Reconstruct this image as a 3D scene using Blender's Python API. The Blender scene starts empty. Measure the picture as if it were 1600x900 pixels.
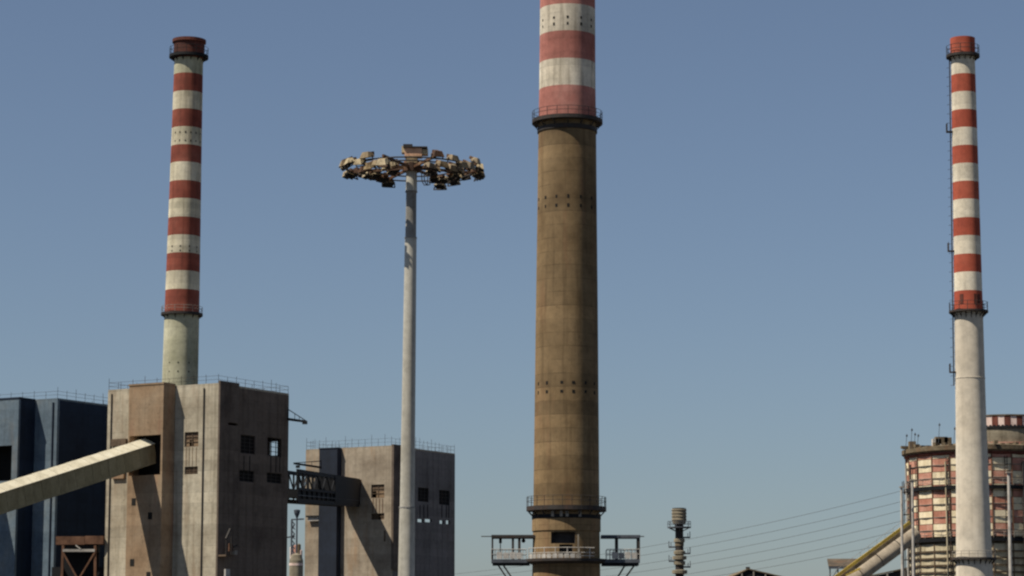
import bpy, math, random
from mathutils import Vector, Matrix
random.seed(7)
R = math.radians
C = bpy.context.scene.collection
scene = bpy.context.scene

# ------------------------------------------------------------------ camera
PITCH = math.atan(570 / 4000)
FPX = 4000.0
CAMZ = 2.0
cam = bpy.data.cameras.new('camera')
cam.sensor_width = 36
cam.lens = 36 * FPX / 1600
cam.clip_start = 0.5
cam.clip_end = 20000
camo = bpy.data.objects.new('camera', cam)
C.objects.link(camo)
camo.location = (0, 0, CAMZ)
camo.rotation_euler = (math.pi / 2 + PITCH, 0, 0)
scene.camera = camo

# ------------------------------------------------------------------ light
SUN_EL = R(56)
SUN_AZ = math.atan2(-0.866, -0.5)          # clockwise from +Y
w = bpy.data.worlds.new('World')
scene.world = w
w.use_nodes = True
nt = w.node_tree
bg = nt.nodes['Background']
sky = nt.nodes.new('ShaderNodeTexSky')
sky.sky_type = 'NISHITA'
sky.sun_disc = False
sky.sun_elevation = SUN_EL
sky.sun_rotation = SUN_AZ
sky.altitude = 0
sky.air_density = 1.0
sky.dust_density = .6
sky.ozone_density = 1.3
hsv = nt.nodes.new('ShaderNodeHueSaturation')
hsv.inputs['Saturation'].default_value = .80
hsv.inputs['Value'].default_value = 1.0
nt.links.new(sky.outputs[0], hsv.inputs['Color'])
tint = nt.nodes.new('ShaderNodeMix'); tint.data_type = 'RGBA'; tint.blend_type = 'MULTIPLY'
tint.inputs[0].default_value = 1.0
tint.inputs[7].default_value = (.775, .865, 1.0, 1)
nt.links.new(hsv.outputs[0], tint.inputs[6])
nt.links.new(tint.outputs[2], bg.inputs[0])
bg.inputs[1].default_value = 0.05
sl = bpy.data.lights.new('sun', 'SUN')
sl.energy = 5.0
sl.angle = R(0.5)
sl.color = (1.0, 0.92, 0.78)
so = bpy.data.objects.new('sun', sl)
C.objects.link(so)
SUNV = Vector((.866 * math.cos(SUN_EL), .5 * math.cos(SUN_EL), -math.sin(SUN_EL)))
so.rotation_euler = SUNV.to_track_quat('-Z', 'Y').to_euler()
so.location = (-200, -100, 300)
vs = scene.view_settings
vs.view_transform = 'Standard'
vs.look = 'None'
vs.gamma = 1
vs.use_curve_mapping = False
vs.exposure = 0.5
scene.cycles.filter_width = 2.3

# ------------------------------------------------------------------ helpers
cp, sp = math.cos(PITCH), math.sin(PITCH)

def ray(px, py):
    v = 450 - py
    return Vector((px - 800, FPX * cp - v * sp, FPX * sp + v * cp))

def at(px, py, Y):
    d = ray(px, py)
    return Vector((0, 0, CAMZ)) + d * (Y / d.y)

def on_plane(px, py, p0, n):
    o = Vector((0, 0, CAMZ)); d = ray(px, py)
    return o + d * ((p0 - o).dot(n) / d.dot(n))

def mpp(py, Y):
    """metres per pixel at ground distance Y near picture row py"""
    return (at(801, py, Y) - at(800, py, Y)).x

class MB:
    def __init__(s):
        s.v = []; s.f = []; s.sm = []
    def add(s, vs_, fs, smooth=False):
        o = len(s.v); s.v += [tuple(p) for p in vs_]
        s.f += [tuple(i + o for i in f) for f in fs]
        s.sm += [smooth] * len(fs)
    def box(s, a, b):
        (x0, y0, z0), (x1, y1, z1) = a, b
        s.add([(x0, y0, z0), (x1, y0, z0), (x1, y1, z0), (x0, y1, z0), (x0, y0, z1), (x1, y0, z1), (x1, y1, z1), (x0, y1, z1)],
              [(0, 3, 2, 1), (4, 5, 6, 7), (0, 1, 5, 4), (1, 2, 6, 5), (2, 3, 7, 6), (3, 0, 4, 7)])
        return s
    def beam(s, p, q, w_, h=None):
        h = h or w_
        p = Vector(p); q = Vector(q); d = (q - p).normalized()
        up = Vector((0, 0, 1)) if abs(d.z) < .95 else Vector((0, 1, 0))
        sd = d.cross(up).normalized(); u = sd.cross(d)
        vv = []
        for e in (p, q):
            for a, b in ((-1, -1), (1, -1), (1, 1), (-1, 1)):
                vv.append(e + sd * a * w_ / 2 + u * b * h / 2)
        s.add(vv, [(0, 1, 2, 3), (7, 6, 5, 4), (0, 4, 5, 1), (1, 5, 6, 2), (2, 6, 7, 3), (3, 7, 4, 0)])
        return s
    def tube(s, p, q, r0, r1=None, n=8, caps=True):
        r1 = r0 if r1 is None else r1
        p = Vector(p); q = Vector(q); d = (q - p).normalized()
        up = Vector((0, 0, 1)) if abs(d.z) < .95 else Vector((0, 1, 0))
        a = d.cross(up).normalized(); b = a.cross(d)
        vv = []
        for e, r in ((p, r0), (q, r1)):
            for i in range(n):
                t = 2 * math.pi * i / n
                vv.append(e + a * math.cos(t) * r + b * math.sin(t) * r)
        s.add(vv, [(i, (i + 1) % n, n + (i + 1) % n, n + i) for i in range(n)], True)
        if caps:
            s.add(vv, [tuple(range(n - 1, -1, -1)), tuple(range(n, 2 * n))])
        return s
    def lathe(s, prof, n=48, cx=0, cy=0, a0=0.0, a1=None, smooth=True):
        """prof: (r, z) going up outside; sharp between rings, smooth around"""
        full = a1 is None
        a1 = a0 + 2 * math.pi if full else a1
        m = n if full else n + 1
        for (r0, z0), (r1, z1) in zip(prof, prof[1:]):
            vv = []
            for r, z in ((r0, z0), (r1, z1)):
                for i in range(m):
                    t = a0 + (a1 - a0) * i / n
                    vv.append((cx + r * math.cos(t), cy + r * math.sin(t), z))
            fs = []
            for i in range(n):
                j = (i + 1) % m
                fs.append((i, j, m + j, m + i))
            s.add(vv, fs, smooth)
        return s
    def build(s, name, mat, parent=None, loc=(0, 0, 0)):
        me = bpy.data.meshes.new(name)
        me.from_pydata(s.v, [], s.f)
        me.polygons.foreach_set('use_smooth', s.sm)
        me.materials.append(mat)
        me.update()
        o = bpy.data.objects.new(name, me)
        C.objects.link(o)
        if parent: o.parent = parent
        o.location = loc
        return o

def thing(name, label, cat, loc=(0, 0, 0), rotz=0, group=None):
    o = bpy.data.objects.new(name, None); C.objects.link(o)
    o.location = loc; o.rotation_euler = (0, 0, rotz)
    o['label'] = label; o['category'] = cat
    if group: o['group'] = group
    return o

def tag(o, label, cat, group=None):
    o['label'] = label; o['category'] = cat
    if group: o['group'] = group
    return o

# ------------------------------------------------------------------ materials
def mat_base(name, rough=.85, metal=0.0):
    m = bpy.data.materials.new(name); m.use_nodes = True
    b = m.node_tree.nodes['Principled BSDF']
    b.inputs['Roughness'].default_value = rough
    b.inputs['Metallic'].default_value = metal
    b.inputs['Diffuse Roughness'].default_value = 1.0
    b.inputs['Specular IOR Level'].default_value = .25
    return m, m.node_tree, b

def surf(name, col, dark=None, light=None, rough=.85, metal=0.0, scale=.12, streak=.5, lines=0.0, line_amt=.35,
         rust=0.0, rustcol=(.16, .07, .03), bump=.25, spot=0.0, spec=.25, tone=(.86, 1.08), mott=.75):
    """weathered surface: blotches, vertical runs, casting joints every `lines` metres, rust runs, small spots"""
    m, t, b = mat_base(name, rough, metal)
    b.inputs['Specular IOR Level'].default_value = spec
    N = t.nodes; L = t.links
    dark = dark or tuple(c * .62 for c in col); light = light or tuple(min(1, c * 1.22) for c in col)
    geo = N.new('ShaderNodeTexCoord')
    inf = N.new('ShaderNodeObjectInfo')
    off = N.new('ShaderNodeVectorMath'); off.operation = 'MULTIPLY_ADD'
    L.new(inf.outputs['Random'], off.inputs[0]); off.inputs[1].default_value = (91, 57, 33) if lines == 0 else (0, 0, 0)
    L.new(geo.outputs['Object'], off.inputs[2])
    def noise(sc, det=4, vec=(1, 1, 1), r=.55):
        mp = N.new('ShaderNodeMapping'); mp.inputs['Scale'].default_value = vec
        L.new(off.outputs[0], mp.inputs[0])
        n = N.new('ShaderNodeTexNoise'); n.inputs['Scale'].default_value = sc; n.inputs['Detail'].default_value = det
        n.inputs['Roughness'].default_value = r
        L.new(mp.outputs[0], n.inputs['Vector']); return n.outputs['Fac']
    def ramp(src, stops):
        r = N.new('ShaderNodeValToRGB'); e = r.color_ramp.elements
        while len(e) < len(stops): e.new(.5)
        for el, (p, c) in zip(e, stops): el.position = p; el.color = (*c, 1)
        L.new(src, r.inputs[0]); return r.outputs[0]
    def mixc(f, a, c, mode='MIX'):
        x = N.new('ShaderNodeMix'); x.data_type = 'RGBA'; x.blend_type = mode
        if isinstance(f, (int, float)): x.inputs[0].default_value = f
        else: L.new(f, x.inputs[0])
        for i, s_ in ((6, a), (7, c)):
            if isinstance(s_, tuple): x.inputs[i].default_value = (*s_, 1)
            else: L.new(s_, x.inputs[i])
        return x.outputs[2]
    blot = noise(scale, 6, r=.62)
    c = ramp(blot, [(.32, dark), (.5, col), (.68, light)])
    fine = noise(scale * 9, 5, r=.7)
    c = mixc(mott, c, ramp(fine, [(.3, (.72,) * 3), (.55, (1,) * 3), (.75, (1.12,) * 3)]), 'MULTIPLY')
    if streak > 0:
        stv = noise(1.0, 5, (.9, .9, .045), .6)
        c = mixc(streak, c, ramp(stv, [(.36, (.45, .42, .38)), (.5, (1, 1, 1))]), 'MULTIPLY')
    if rust > 0:
        rv = noise(1.0, 5, (.35, .35, .06), .65)
        f = ramp(rv, [(.55, (0,) * 3), (.68, (rust,) * 3)])
        c = mixc(f, c, rustcol)
    if spot > 0:
        sv = noise(1.1, 3, (1, 1, .8), .8)
        f = ramp(sv, [(.63, (0,) * 3), (.68, (spot,) * 3)])
        c = mixc(f, c, tuple(x * .4 for x in col))
    if lines > 0:
        sx = N.new('ShaderNodeSeparateXYZ'); L.new(geo.outputs['Object'], sx.inputs[0])
        wob = N.new('ShaderNodeMath'); wob.operation = 'MULTIPLY_ADD'
        L.new(fine, wob.inputs[0]); wob.inputs[1].default_value = .12; L.new(sx.outputs['Z'], wob.inputs[2])
        dv = N.new('ShaderNodeMath'); dv.operation = 'DIVIDE'; L.new(wob.outputs[0], dv.inputs[0]); dv.inputs[1].default_value = lines
        fr = N.new('ShaderNodeMath'); fr.operation = 'FRACT'; L.new(dv.outputs[0], fr.inputs[0])
        lm = ramp(fr.outputs[0], [(0.0, (1,) * 3), (.07, (0,) * 3), (.93, (0,) * 3)])
        fl = N.new('ShaderNodeMath'); fl.operation = 'FLOOR'; L.new(dv.outputs[0], fl.inputs[0])
        wn = N.new('ShaderNodeTexWhiteNoise'); wn.noise_dimensions = '1D'; L.new(fl.outputs[0], wn.inputs['W'])
        tone = ramp(wn.outputs['Value'], [(0, (tone[0],) * 3), (1, (tone[1],) * 3)])
        c = mixc(.9, c, tone, 'MULTIPLY')
        mm = N.new('ShaderNodeMath'); mm.operation = 'MULTIPLY'; L.new(lm, mm.inputs[0])
        am = ramp(noise(.35, 3), [(.35, (0,) * 3), (.65, (line_amt,) * 3)]); L.new(am, mm.inputs[1])
        c = mixc(mm.outputs[0], c, tuple(x * .45 for x in dark))
    L.new(c, b.inputs['Base Color'])
    bp = N.new('ShaderNodeBump'); bp.inputs['Strength'].default_value = bump; bp.inputs['Distance'].default_value = .12
    L.new(fine, bp.inputs['Height']); L.new(bp.outputs[0], b.inputs['Normal'])
    return m

M = {}
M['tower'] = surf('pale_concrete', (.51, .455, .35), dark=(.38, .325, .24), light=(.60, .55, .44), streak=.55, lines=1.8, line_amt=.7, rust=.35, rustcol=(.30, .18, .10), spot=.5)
M['tower_shade'] = surf('shade_tinted_concrete', (.175, .135, .105), dark=(.095, .072, .058), light=(.19,.15,.12), scale=.15, streak=.45, lines=1.8, line_amt=.5, rust=.1)  # darker copy of the tower concrete, wall shade put into the colour
M['far_shade'] = surf('shade_tinted_grey_concrete', (.21, .19, .18), dark=(.15, .135, .125), streak=.45, lines=1.8, line_amt=.5, rust=.1)  # far tower's side tone, with its shade mixed into the base colour
M['tower_brown'] = surf('brown_concrete', (.34, .235, .145), dark=(.24, .155, .09), light=(.38, .285, .19), streak=.3, lines=1.8, line_amt=.3, rust=.3, rustcol=(.30, .13, .08), spot=.5)
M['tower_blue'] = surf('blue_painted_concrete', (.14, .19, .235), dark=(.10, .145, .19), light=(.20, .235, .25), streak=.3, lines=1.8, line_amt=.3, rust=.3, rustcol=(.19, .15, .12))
M['blue_shade'] = surf('shade_tinted_blue', (.012, .024, .048), dark=(.008, .016, .034), streak=.3, lines=1.8, line_amt=.3)  # near-black copy of the tower blue, shade of the side painted in
M['navy'] = surf('shadow_navy', (.014, .021, .038), dark=(.009, .014, .026), streak=.3, lines=1.8, line_amt=.3)  # shadow on the second tower's column, painted in as navy
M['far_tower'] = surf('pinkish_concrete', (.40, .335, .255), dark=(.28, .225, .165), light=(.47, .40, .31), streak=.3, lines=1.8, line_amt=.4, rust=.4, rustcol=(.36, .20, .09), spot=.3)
M['shaft_brown'] = surf('sooty_brown_concrete', (.245, .165, .082), dark=(.145, .09, .04), light=(.325, .225, .118), scale=.09, streak=.5, lines=2.4, line_amt=.9, tone=(.74, 1.1), rust=.4, rustcol=(.24, .12, .06), spot=.25)
M['shaft_green'] = surf('greenish_concrete', (.54, .52, .37), dark=(.39, .38, .25), light=(.60, .58, .44), scale=.12, streak=.35, lines=2.6, line_amt=.3, spot=.35)
M['shaft_pale'] = surf('pale_grey_concrete', (.62, .555, .455), dark=(.54, .48, .385), light=(.67, .61, .51), scale=.06, streak=.15, lines=0, bump=.1)
M['red'] = surf('faded_red_paint', (.31, .08, .05), dark=(.21, .05, .032), light=(.38, .13, .09), streak=.6, rust=.3, rustcol=(.12, .045, .03), lines=1.3, line_amt=.25, bump=.1)
M['red_bright'] = surf('red_paint', (.42, .09, .05), dark=(.35, .07, .04), light=(.47, .12, .07), streak=.2, bump=.1)
M['red_pink'] = surf('bleached_red_paint', (.50, .205, .165), dark=(.38, .14, .11), light=(.60, .30, .25), streak=.25, lines=2.4, line_amt=.2, bump=.1)
M['cap'] = surf('sooted_red_paint', (.18, .055, .038), dark=(.09, .03, .022), light=(.24, .08, .055), streak=.7)
M['cream'] = surf('cream_paint', (.70, .64, .49), dark=(.54, .49, .35), light=(.78, .72, .57), streak=.6, rust=.35, rustcol=(.36, .30, .21), lines=1.3, line_amt=.3, bump=.1)
M['white'] = surf('off_white_paint', (.76, .69, .56), dark=(.66, .59, .47), light=(.80, .74, .62), streak=.25, lines=2.4, line_amt=.25, bump=.1)
M['white_soot'] = surf('dirty_white_paint', (.72, .65, .53), dark=(.58, .52, .41), light=(.79, .72, .6), streak=.6, rust=.4, rustcol=(.40, .34, .26), lines=2.4, line_amt=.5, bump=.1)
M['steel_dark'] = surf('dark_steel', (.045, .038, .035), rough=.7, streak=.2, scale=.6, rust=.4, rustcol=(.11, .05, .03))
M['steel_black'] = surf('sooty_steel', (.011, .012, .015), rough=.8, streak=.1, scale=.6)
M['steel_blue'] = surf('blue_grey_steel', (.09, .10, .12), rough=.6, streak=.3, scale=.5)
M['steel_pale'] = surf('pale_galvanised_steel', (.50, .47, .43), rough=.6, streak=.3, scale=.5)
M['railing'] = surf('weathered_railing_paint', (.30, .27, .23), rough=.7, streak=.3, scale=.5)
M['rust_beam'] = surf('rusty_brown_steel', (.17, .085, .05), dark=(.10, .05, .03), light=(.24, .13, .08), streak=.5, scale=.5, rust=.5)
M['hole'] = surf('opening_shade_black', (.012, .011, .010), streak=0)  # black stands in for the shade inside holes and openings
M['mast'] = surf('grey_painted_mast', (.50, .475, .41), dark=(.42, .395, .33), light=(.55, .53, .47), rough=.55, streak=.35, scale=.3, spec=.4, bump=.05)
M['mast_top'] = surf('dull_mast_top', (.30, .29, .27), dark=(.2, .19, .17), rough=.6, streak=.6, scale=.6, bump=.05)
M['flood'] = surf('weathered_floodlight_housing', (.30, .22, .12), dark=(.11, .07, .035), light=(.46, .36, .22), streak=.4, scale=1.4, rough=.6)
M['flood_pale'] = surf('pale_floodlight_hood', (.56, .46, .29), dark=(.26, .19, .10), streak=.4, scale=1.4, rough=.5)
M['flood_rust'] = surf('rusty_floodlight_housing', (.13, .065, .035), dark=(.05, .025, .015), light=(.28, .17, .09), streak=.4, scale=1.4, rough=.7)
M['winch'] = surf('orange_beige_box', (.72, .46, .30), dark=(.5, .3, .18), light=(.8, .58, .42), streak=.3, scale=1.2)
M['gallery'] = surf('tan_sheet_metal', (.36, .30, .17), dark=(.28, .23, .125), light=(.42, .35, .21), streak=.3, scale=.3, bump=.1)
M['gallery_roof'] = surf('pale_sheet_roof', (.68, .62, .47), dark=(.56, .51, .38), light=(.74, .69, .55), streak=.2, scale=.5, bump=.1)
M['sheet_red'] = surf('faded_red_sheet', (.52, .25, .18), dark=(.42, .18, .12), light=(.62, .38, .29), streak=.3, scale=.3, rust=.3, rustcol=(.30, .17, .09))
M['sheet_cream'] = surf('stained_cream_sheet', (.80, .70, .50), dark=(.68, .57, .38), light=(.85, .76, .58), streak=.3, scale=.3, rust=.3, rustcol=(.30, .20, .10))
M['sheet_grey'] = surf('drab_cladding', (.56, .49, .34), dark=(.40, .34, .22), light=(.64, .57, .42), streak=.5, scale=.5, rust=.35, rustcol=(.19, .11, .06))
M['sheet_pink'] = surf('pinkish_white_sheet', (.80, .64, .57), dark=(.66, .5, .43), streak=.4, scale=.5)
M['beige'] = surf('beige_cladding', (.29, .25, .18), dark=(.2, .17, .12), streak=.5, scale=.4, lines=.9, line_amt=.4)
M['roof_brown'] = surf('dusty_roof', (.15, .115, .072), dark=(.08, .06, .038), light=(.22, .175, .115), streak=0, scale=.6, rust=.4)
M['rust_roof'] = surf('dark_rusty_roof', (.085, .065, .045), dark=(.05, .04, .03), light=(.13, .1, .07), streak=0, scale=.6, rust=.4)
M['yellow'] = surf('yellow_paint', (.50, .36, .07), dark=(.33, .22, .05), streak=.3, scale=.6, rust=.2)
M['pipe'] = surf('dusty_pipe', (.40, .34, .26), dark=(.27, .22, .165), streak=.2, scale=.4, rust=.3)
M['louvre'] = surf('rusty_louvre', (.15, .105, .07), dark=(.08, .055, .035), streak=.5, scale=1.2, rust=.5)
M['ground'] = surf('coal_dusted_ground', (.055, .05, .042), dark=(.03, .028, .025), light=(.085, .075, .062), streak=0, scale=.02, bump=.4)
M['road'] = surf('worn_asphalt', (.055, .053, .05), streak=0, scale=.15)
M['cable'] = surf('grey_cable', (.10, .11, .115), streak=0, scale=1)

# ------------------------------------------------------------------ ground
g = MB(); S = 9000
g.v = [(-S, -S, 0), (S, -S, 0), (S, S, 0), (-S, S, 0)]; g.f = [(0, 1, 2, 3)]; g.sm = [False]
g.build('ground', M['ground'])['kind'] = 'structure'
g = MB(); g.add([(-700, 60, .01), (700, 60, .01), (700, 70, .01), (-700, 70, .01)], [(0, 1, 2, 3)])
g.build('road', M['road'])['kind'] = 'structure'

# ------------------------------------------------------------------ ring platforms
def ring_platform(root, z, r_in, r_out, thick=.5, rail_h=1.25, posts=24, brackets=16, bracket_h=1.2, mat=None, rail=None, rp=.055):
    mat = mat or M['steel_dark']; rail = rail or mat
    d = MB(); d.lathe([(r_in, z), (r_out, z), (r_out, z + thick), (r_in, z + thick), (r_in, z)], 48, smooth=False)
    p = d.build('platform', mat, root)
    b = MB()
    for i in range(brackets):
        a = 2 * math.pi * (i + .5) / brackets; ca, sa = math.cos(a), math.sin(a)
        b.beam((ca * (r_in - .1), sa * (r_in - .1), z - bracket_h), (ca * (r_out - .25), sa * (r_out - .25), z - .05), .16)
        b.beam((ca * (r_in + .05), sa * (r_in + .05), z - bracket_h - .2), (ca * (r_in + .05), sa * (r_in + .05), z), .14)
    b.build('bracket', mat, p)['kind'] = 'stuff'
    q = MB(); ro = r_out - .08
    for i in range(posts):
        a = 2 * math.pi * i / posts; ca, sa = math.cos(a), math.sin(a)
        q.tube((ca * ro, sa * ro, z + thick), (ca * ro, sa * ro, z + thick + rail_h), rp, n=5)
    for h in (rail_h, rail_h * .55):
        for i in range(48):
            a, c2 = 2 * math.pi * i / 48, 2 * math.pi * (i + 1) / 48
            q.tube((math.cos(a) * ro, math.sin(a) * ro, z + thick + h), (math.cos(c2) * ro, math.sin(c2) * ro, z + thick + h), rp * .75, n=4, caps=False)
    q.build('railing', rail, p)
    return p

def interp(tab, x):
    tab = sorted(tab)
    if x <= tab[0][0]: a, b = tab[0], tab[1]
    elif x >= tab[-1][0]: a, b = tab[-2], tab[-1]
    else:
        for a, b in zip(tab, tab[1:]):
            if a[0] <= x <= b[0]: break
    t = (x - a[0]) / (b[0] - a[0])
    return a[1] + (b[1] - a[1]) * t

class Chimney:
    """reads a stack's radius table at its distance; local axis = z of the root"""
    def __init__(s, name, label, Y, axis, hw):
        (xt, yt), (xb, yb) = axis
        s.Y = Y
        pt, pb = at(xt, yt, Y), at(xb, yb, Y)
        lean = math.atan2(pt.x - pb.x, pt.z - pb.z)
        x0 = pb.x - pb.z * math.tan(lean)
        s.root = thing(name, label, 'chimney', (x0, Y, 0)); s.root.rotation_euler = (0, lean, 0)
        s.tab = []
        for py, h in hw:
            s.tab.append((at(800, py, Y).z, h * mpp(py, Y) * .99))
    def z(s, py):
        """height where the front of the ring shows at row py"""
        r = interp(s.tab, at(800, py, s.Y).z)
        return at(800, py, s.Y - r).z
    def r(s, z): return interp(s.tab, z)
    def seg(s, name, z0, z1, mat, n=64, proud=0.0, label=None, step=5.0):
        k = max(1, int((z1 - z0) / step)); prof = [(s.r(z0 + (z1 - z0) * i / k) + proud, z0 + (z1 - z0) * i / k) for i in range(k + 1)]
        o = MB().lathe(prof, n).build(name, mat, s.root)
        if label: o['label'] = label
        return o
    def holes(s, zs, px_list, size=(.45, .6)):
        for z in zs:
            r = s.r(z)
            for t in px_list:       # t: angle from the camera direction, degrees, + to the right
                a = math.atan2(-s.Y, -s.root.location.x) + R(t)
                c, q = math.cos(a), math.sin(a)
                jx, jz = random.uniform(.75, 1.1), random.uniform(.75, 1.1)
                m = MB(); m.box((-.25, -size[0] / 2 * jx, -size[1] / 2 * jz), (.04, size[0] / 2 * jx, size[1] / 2 * jz))
                o = m.build('vent_hole', M['hole'], s.root, (c * r, q * r, z)); o.rotation_euler = (0, 0, a)

# ------------------------------------------------------------------ central chimney
cc = Chimney('chimney', 'tall brown concrete chimney with bleached red and white upper bands', 450,
             ((886.8, 20), (884.8, 870)), [(-160, 41.5), (0, 43.5), (130, 44.3), (200, 45.5), (300, 46.6), (500, 49.1), (770, 51.9), (870, 53.2), (1015, 56)])
ztop = cc.z(-160)
edges = [-160, -122, -80, -38, 5, 47, 90, 132, 181]
for i, (a, b) in enumerate(zip(edges, edges[1:])):
    rd = i % 2 == 1
    cc.seg('red_band' if rd else 'white_band', cc.z(b), cc.z(a), M['red_pink'] if rd else M['white_soot'])
MB().lathe([(cc.r(ztop), ztop), (cc.r(ztop) - .6, ztop), (cc.r(ztop) - .6, ztop - 4), (0, ztop - 4)], 48, smooth=False).build('rim', M['cap'], cc.root)
zr = cc.z(186); r = cc.r(zr)
ring_platform(cc.root, zr + .15, r - .1, 55.2 * mpp(180, 450), .65, 1.5, 20, 14, 1.3, rp=.06)
MB().lathe([(r, zr - 1.55), (r + .22, zr - 1.5), (r + .22, zr - .75), (r, zr - .7)], 64, smooth=False).build('hoop', M['steel_dark'], cc.root)
zd = cc.z(828)
cc.seg('shaft', cc.z(800), cc.z(181), M['shaft_brown'], step=3)
cc.holes([cc.z(26), cc.z(38 - 2)], [-62, -29, 0, 29, 58], (.38, .5))
cc.holes([cc.z(306), cc.z(320)], [-72, -46, -21, 2, 27, 55], (.4, .62))
cc.holes([cc.z(597), cc.z(611)], [-62, -38, -9, 12, 36, 60], (.45, .55))
# lower gallery ring
z1 = cc.z(797); r = cc.r(z1)
ring_platform(cc.root, z1 + .1, r - .1, 62.5 * mpp(790, 450), .75, 1.7, 26, 18, 1.3, rp=.055, rail=M['steel_dark'])
for a in (-68, -90, -100, -115):
    ca, sa = math.cos(R(a)), math.sin(R(a)); q = r + .15
    MB().beam((ca * q, sa * q, z1 - 1.1), (ca * q, sa * q, z1 - .1), .5, .5).build('corbel', M['railing'], cc.root)
zc = cc.z(806)
MB().lathe([(r, zc - .35), (r + .25, zc - .3), (r + .25, zc + .35), (r, zc + .4)], 64, smooth=False).build('hoop', M['steel_black'], cc.root)
cc.seg('collar', zd, cc.z(800), M['shaft_brown'], proud=.18, label='sunlit plain collar of the brown chimney')
rr = cc.r(zd)
MB().lathe([(rr - .3, zd), (rr + .18, zd)], 64, smooth=False).build('collar_underside', M['shaft_brown'], cc.root)
# lower shaft with a doorway cut in it
def holed_shaft(root, r_at, z0, z1, openings, mat, n=96, depth=1.2):
    """openings: (angle0, angle1, zlow, zhigh), degrees from the camera direction"""
    zs = sorted({z0, z1, *[o[2] for o in openings], *[o[3] for o in openings]})
    A = sorted({round(-180 + 360 * i / n, 3) for i in range(n)} | {o[0] for o in openings} | {o[1] for o in openings})
    mb = MB(); jamb = MB()
    def P(a, z, d=0):
        t = -math.pi / 2 + R(a); q = r_at(z) - d
        return (q * math.cos(t), q * math.sin(t), z)
    for za, zb in zip(zs, zs[1:]):
        for i in range(len(A)):
            a, b = A[i], (A[i + 1] if i + 1 < len(A) else A[0] + 360)
            mid, zm = (a + b) / 2, (za + zb) / 2
            if any(o[0] < mid < o[1] and o[2] < zm < o[3] for o in openings): continue
            mb.add([P(a, za), P(b, za), P(b, zb), P(a, zb)], [(0, 1, 2, 3)], True)
    for a0, a1, zl, zh in openings:
        jamb.add([P(a0, zl), P(a0, zl, depth), P(a0, zh, depth), P(a0, zh)], [(0, 1, 2, 3)])
        jamb.add([P(a1, zl), P(a1, zl, depth), P(a1, zh, depth), P(a1, zh)], [(3, 2, 1, 0)])
        k = 8
        for j in range(k):
            a, b = a0 + (a1 - a0) * j / k, a0 + (a1 - a0) * (j + 1) / k
            jamb.add([P(a, zh), P(b, zh), P(b, zh, depth), P(a, zh, depth)], [(3, 2, 1, 0)])
            jamb.add([P(a, zl), P(b, zl), P(b, zl, depth), P(a, zl, depth)], [(0, 1, 2, 3)])
            jamb.add([P(a, zl, depth), P(b, zl, depth), P(b, zh, depth), P(a, zh, depth)], [(0, 1, 2, 3)])
    # split the outer faces' shared verts by position so shading stays round
    o = mb.build('lower_shaft', mat, root)
    j = jamb.build('doorway', M['steel_dark'], o)
    return o
holed_shaft(cc.root, cc.r, 0.0, zd, [(-28.1, 14.1, cc.z(849), cc.z(831)), (-13.1, 9.3, cc.z(868), cc.z(850.5))], M['shaft_brown'])
MB().lathe([(cc.r(cc.z(831)) - 1.3, 0), (cc.r(cc.z(831)) - 1.3, zd)], 48).build('flue_lining', M['hole'], cc.root)
# flood collar below the deck
def W(px, py, Y): return at(px, py, Y) - Vector((cc.root.location.x, cc.root.location.y, 0))
# service deck wrapped round the chimney with side galleries
deck = thing('service_gallery', 'steel service deck with roofed side galleries around the base of brown chimney', 'gallery', (cc.root.location.x, 450, 0))
zk = W(885, 879, 450).z
k = mpp(875, 450)
xl, xr_ = -116 * k, 115 * k
rk = 54.5 * k
m = MB()
m.box((xl, -2.2, zk - .1), (-rk + .4, 2.2, zk + .5)); m.box((rk - .4, -2.2, zk - .1), (xr_, 2.2, zk + .5))
m.build('deck', M['steel_blue'], deck)
m = MB(); m.lathe([(cc.r(zk) - .05, zk - .35), (rk + 1.1, zk + .1), (rk + 1.1, zk + .55), (cc.r(zk) - .05, zk + .55)], 48, smooth=False)
m.build('ring_walkway', M['steel_dark'], deck)
m = MB(); m.box((xl + .2, -2.0, zk - .5), (-rk - .2, -1.75, zk - .104)); m.box((xl + .2, 1.75, zk - .5), (-rk - .2, 2.0, zk - .104))
m.box((rk + .2, -2.0, zk - .6), (xr_ - .2, -1.75, zk - .104)); m.box((rk + .2, 1.75, zk - .6), (xr_ - .2, 2.0, zk - .104))
m.build('deck_girder', M['steel_black'], deck)
zt = W(885, 838.5, 450).z
for a, b, h in ((xl, -rk + 1.0, .22), (rk + .1, xr_ + .1, .2)):
    m = MB(); m.box((a, -2.1, zt), (b, 2.1, zt + h)); m.box((a, -2.25, zt - .3), (b, -2.0, zt + .02)); m.box((a, 2.0, zt - .3), (b, 2.25, zt + .02))
    m.build('roof', M['steel_blue'] if a > 0 else M['steel_dark'], deck)
for x, t in ((-114.5, .28), (-82.5, .42), (-72.5, .45), (79.5, .42), (113.5, .42)):
    for yy in (-1.9, 1.9):
        m = MB(); m.box((x * k - t / 2, yy - .15, zk + .5), (x * k + t / 2, yy + .15, zt)); m.build('post', M['steel_dark'], deck)
m = MB(); m.box((-102 * k - .25, -1.6, zt - 1.2), (-102 * k + .25, -1.2, zt - .1)); m.tube((-102 * k, -1.4, zt - 3), (-102 * k, -1.4, zt - 1.2), .08)
m.build('hoist_block', M['steel_black'], deck)
m = MB().tube((-66 * k, -1.0, zt - .75), (-66 * k, -.4, zt - .75), .35, n=12); m.tube((-66 * k, -.7, zt - .75), (-66 * k, -.7, zt), .05)
m.build('gallery_lamp', M['steel_black'], deck)
for a, b in ((-132 * k, xl), (xr_, 122 * k)):
    MB().beam((a, -1.9, zt - .05), (b, -1.9, zt - .05), .16).build('outrigger', M['steel_dark'], deck)
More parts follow.
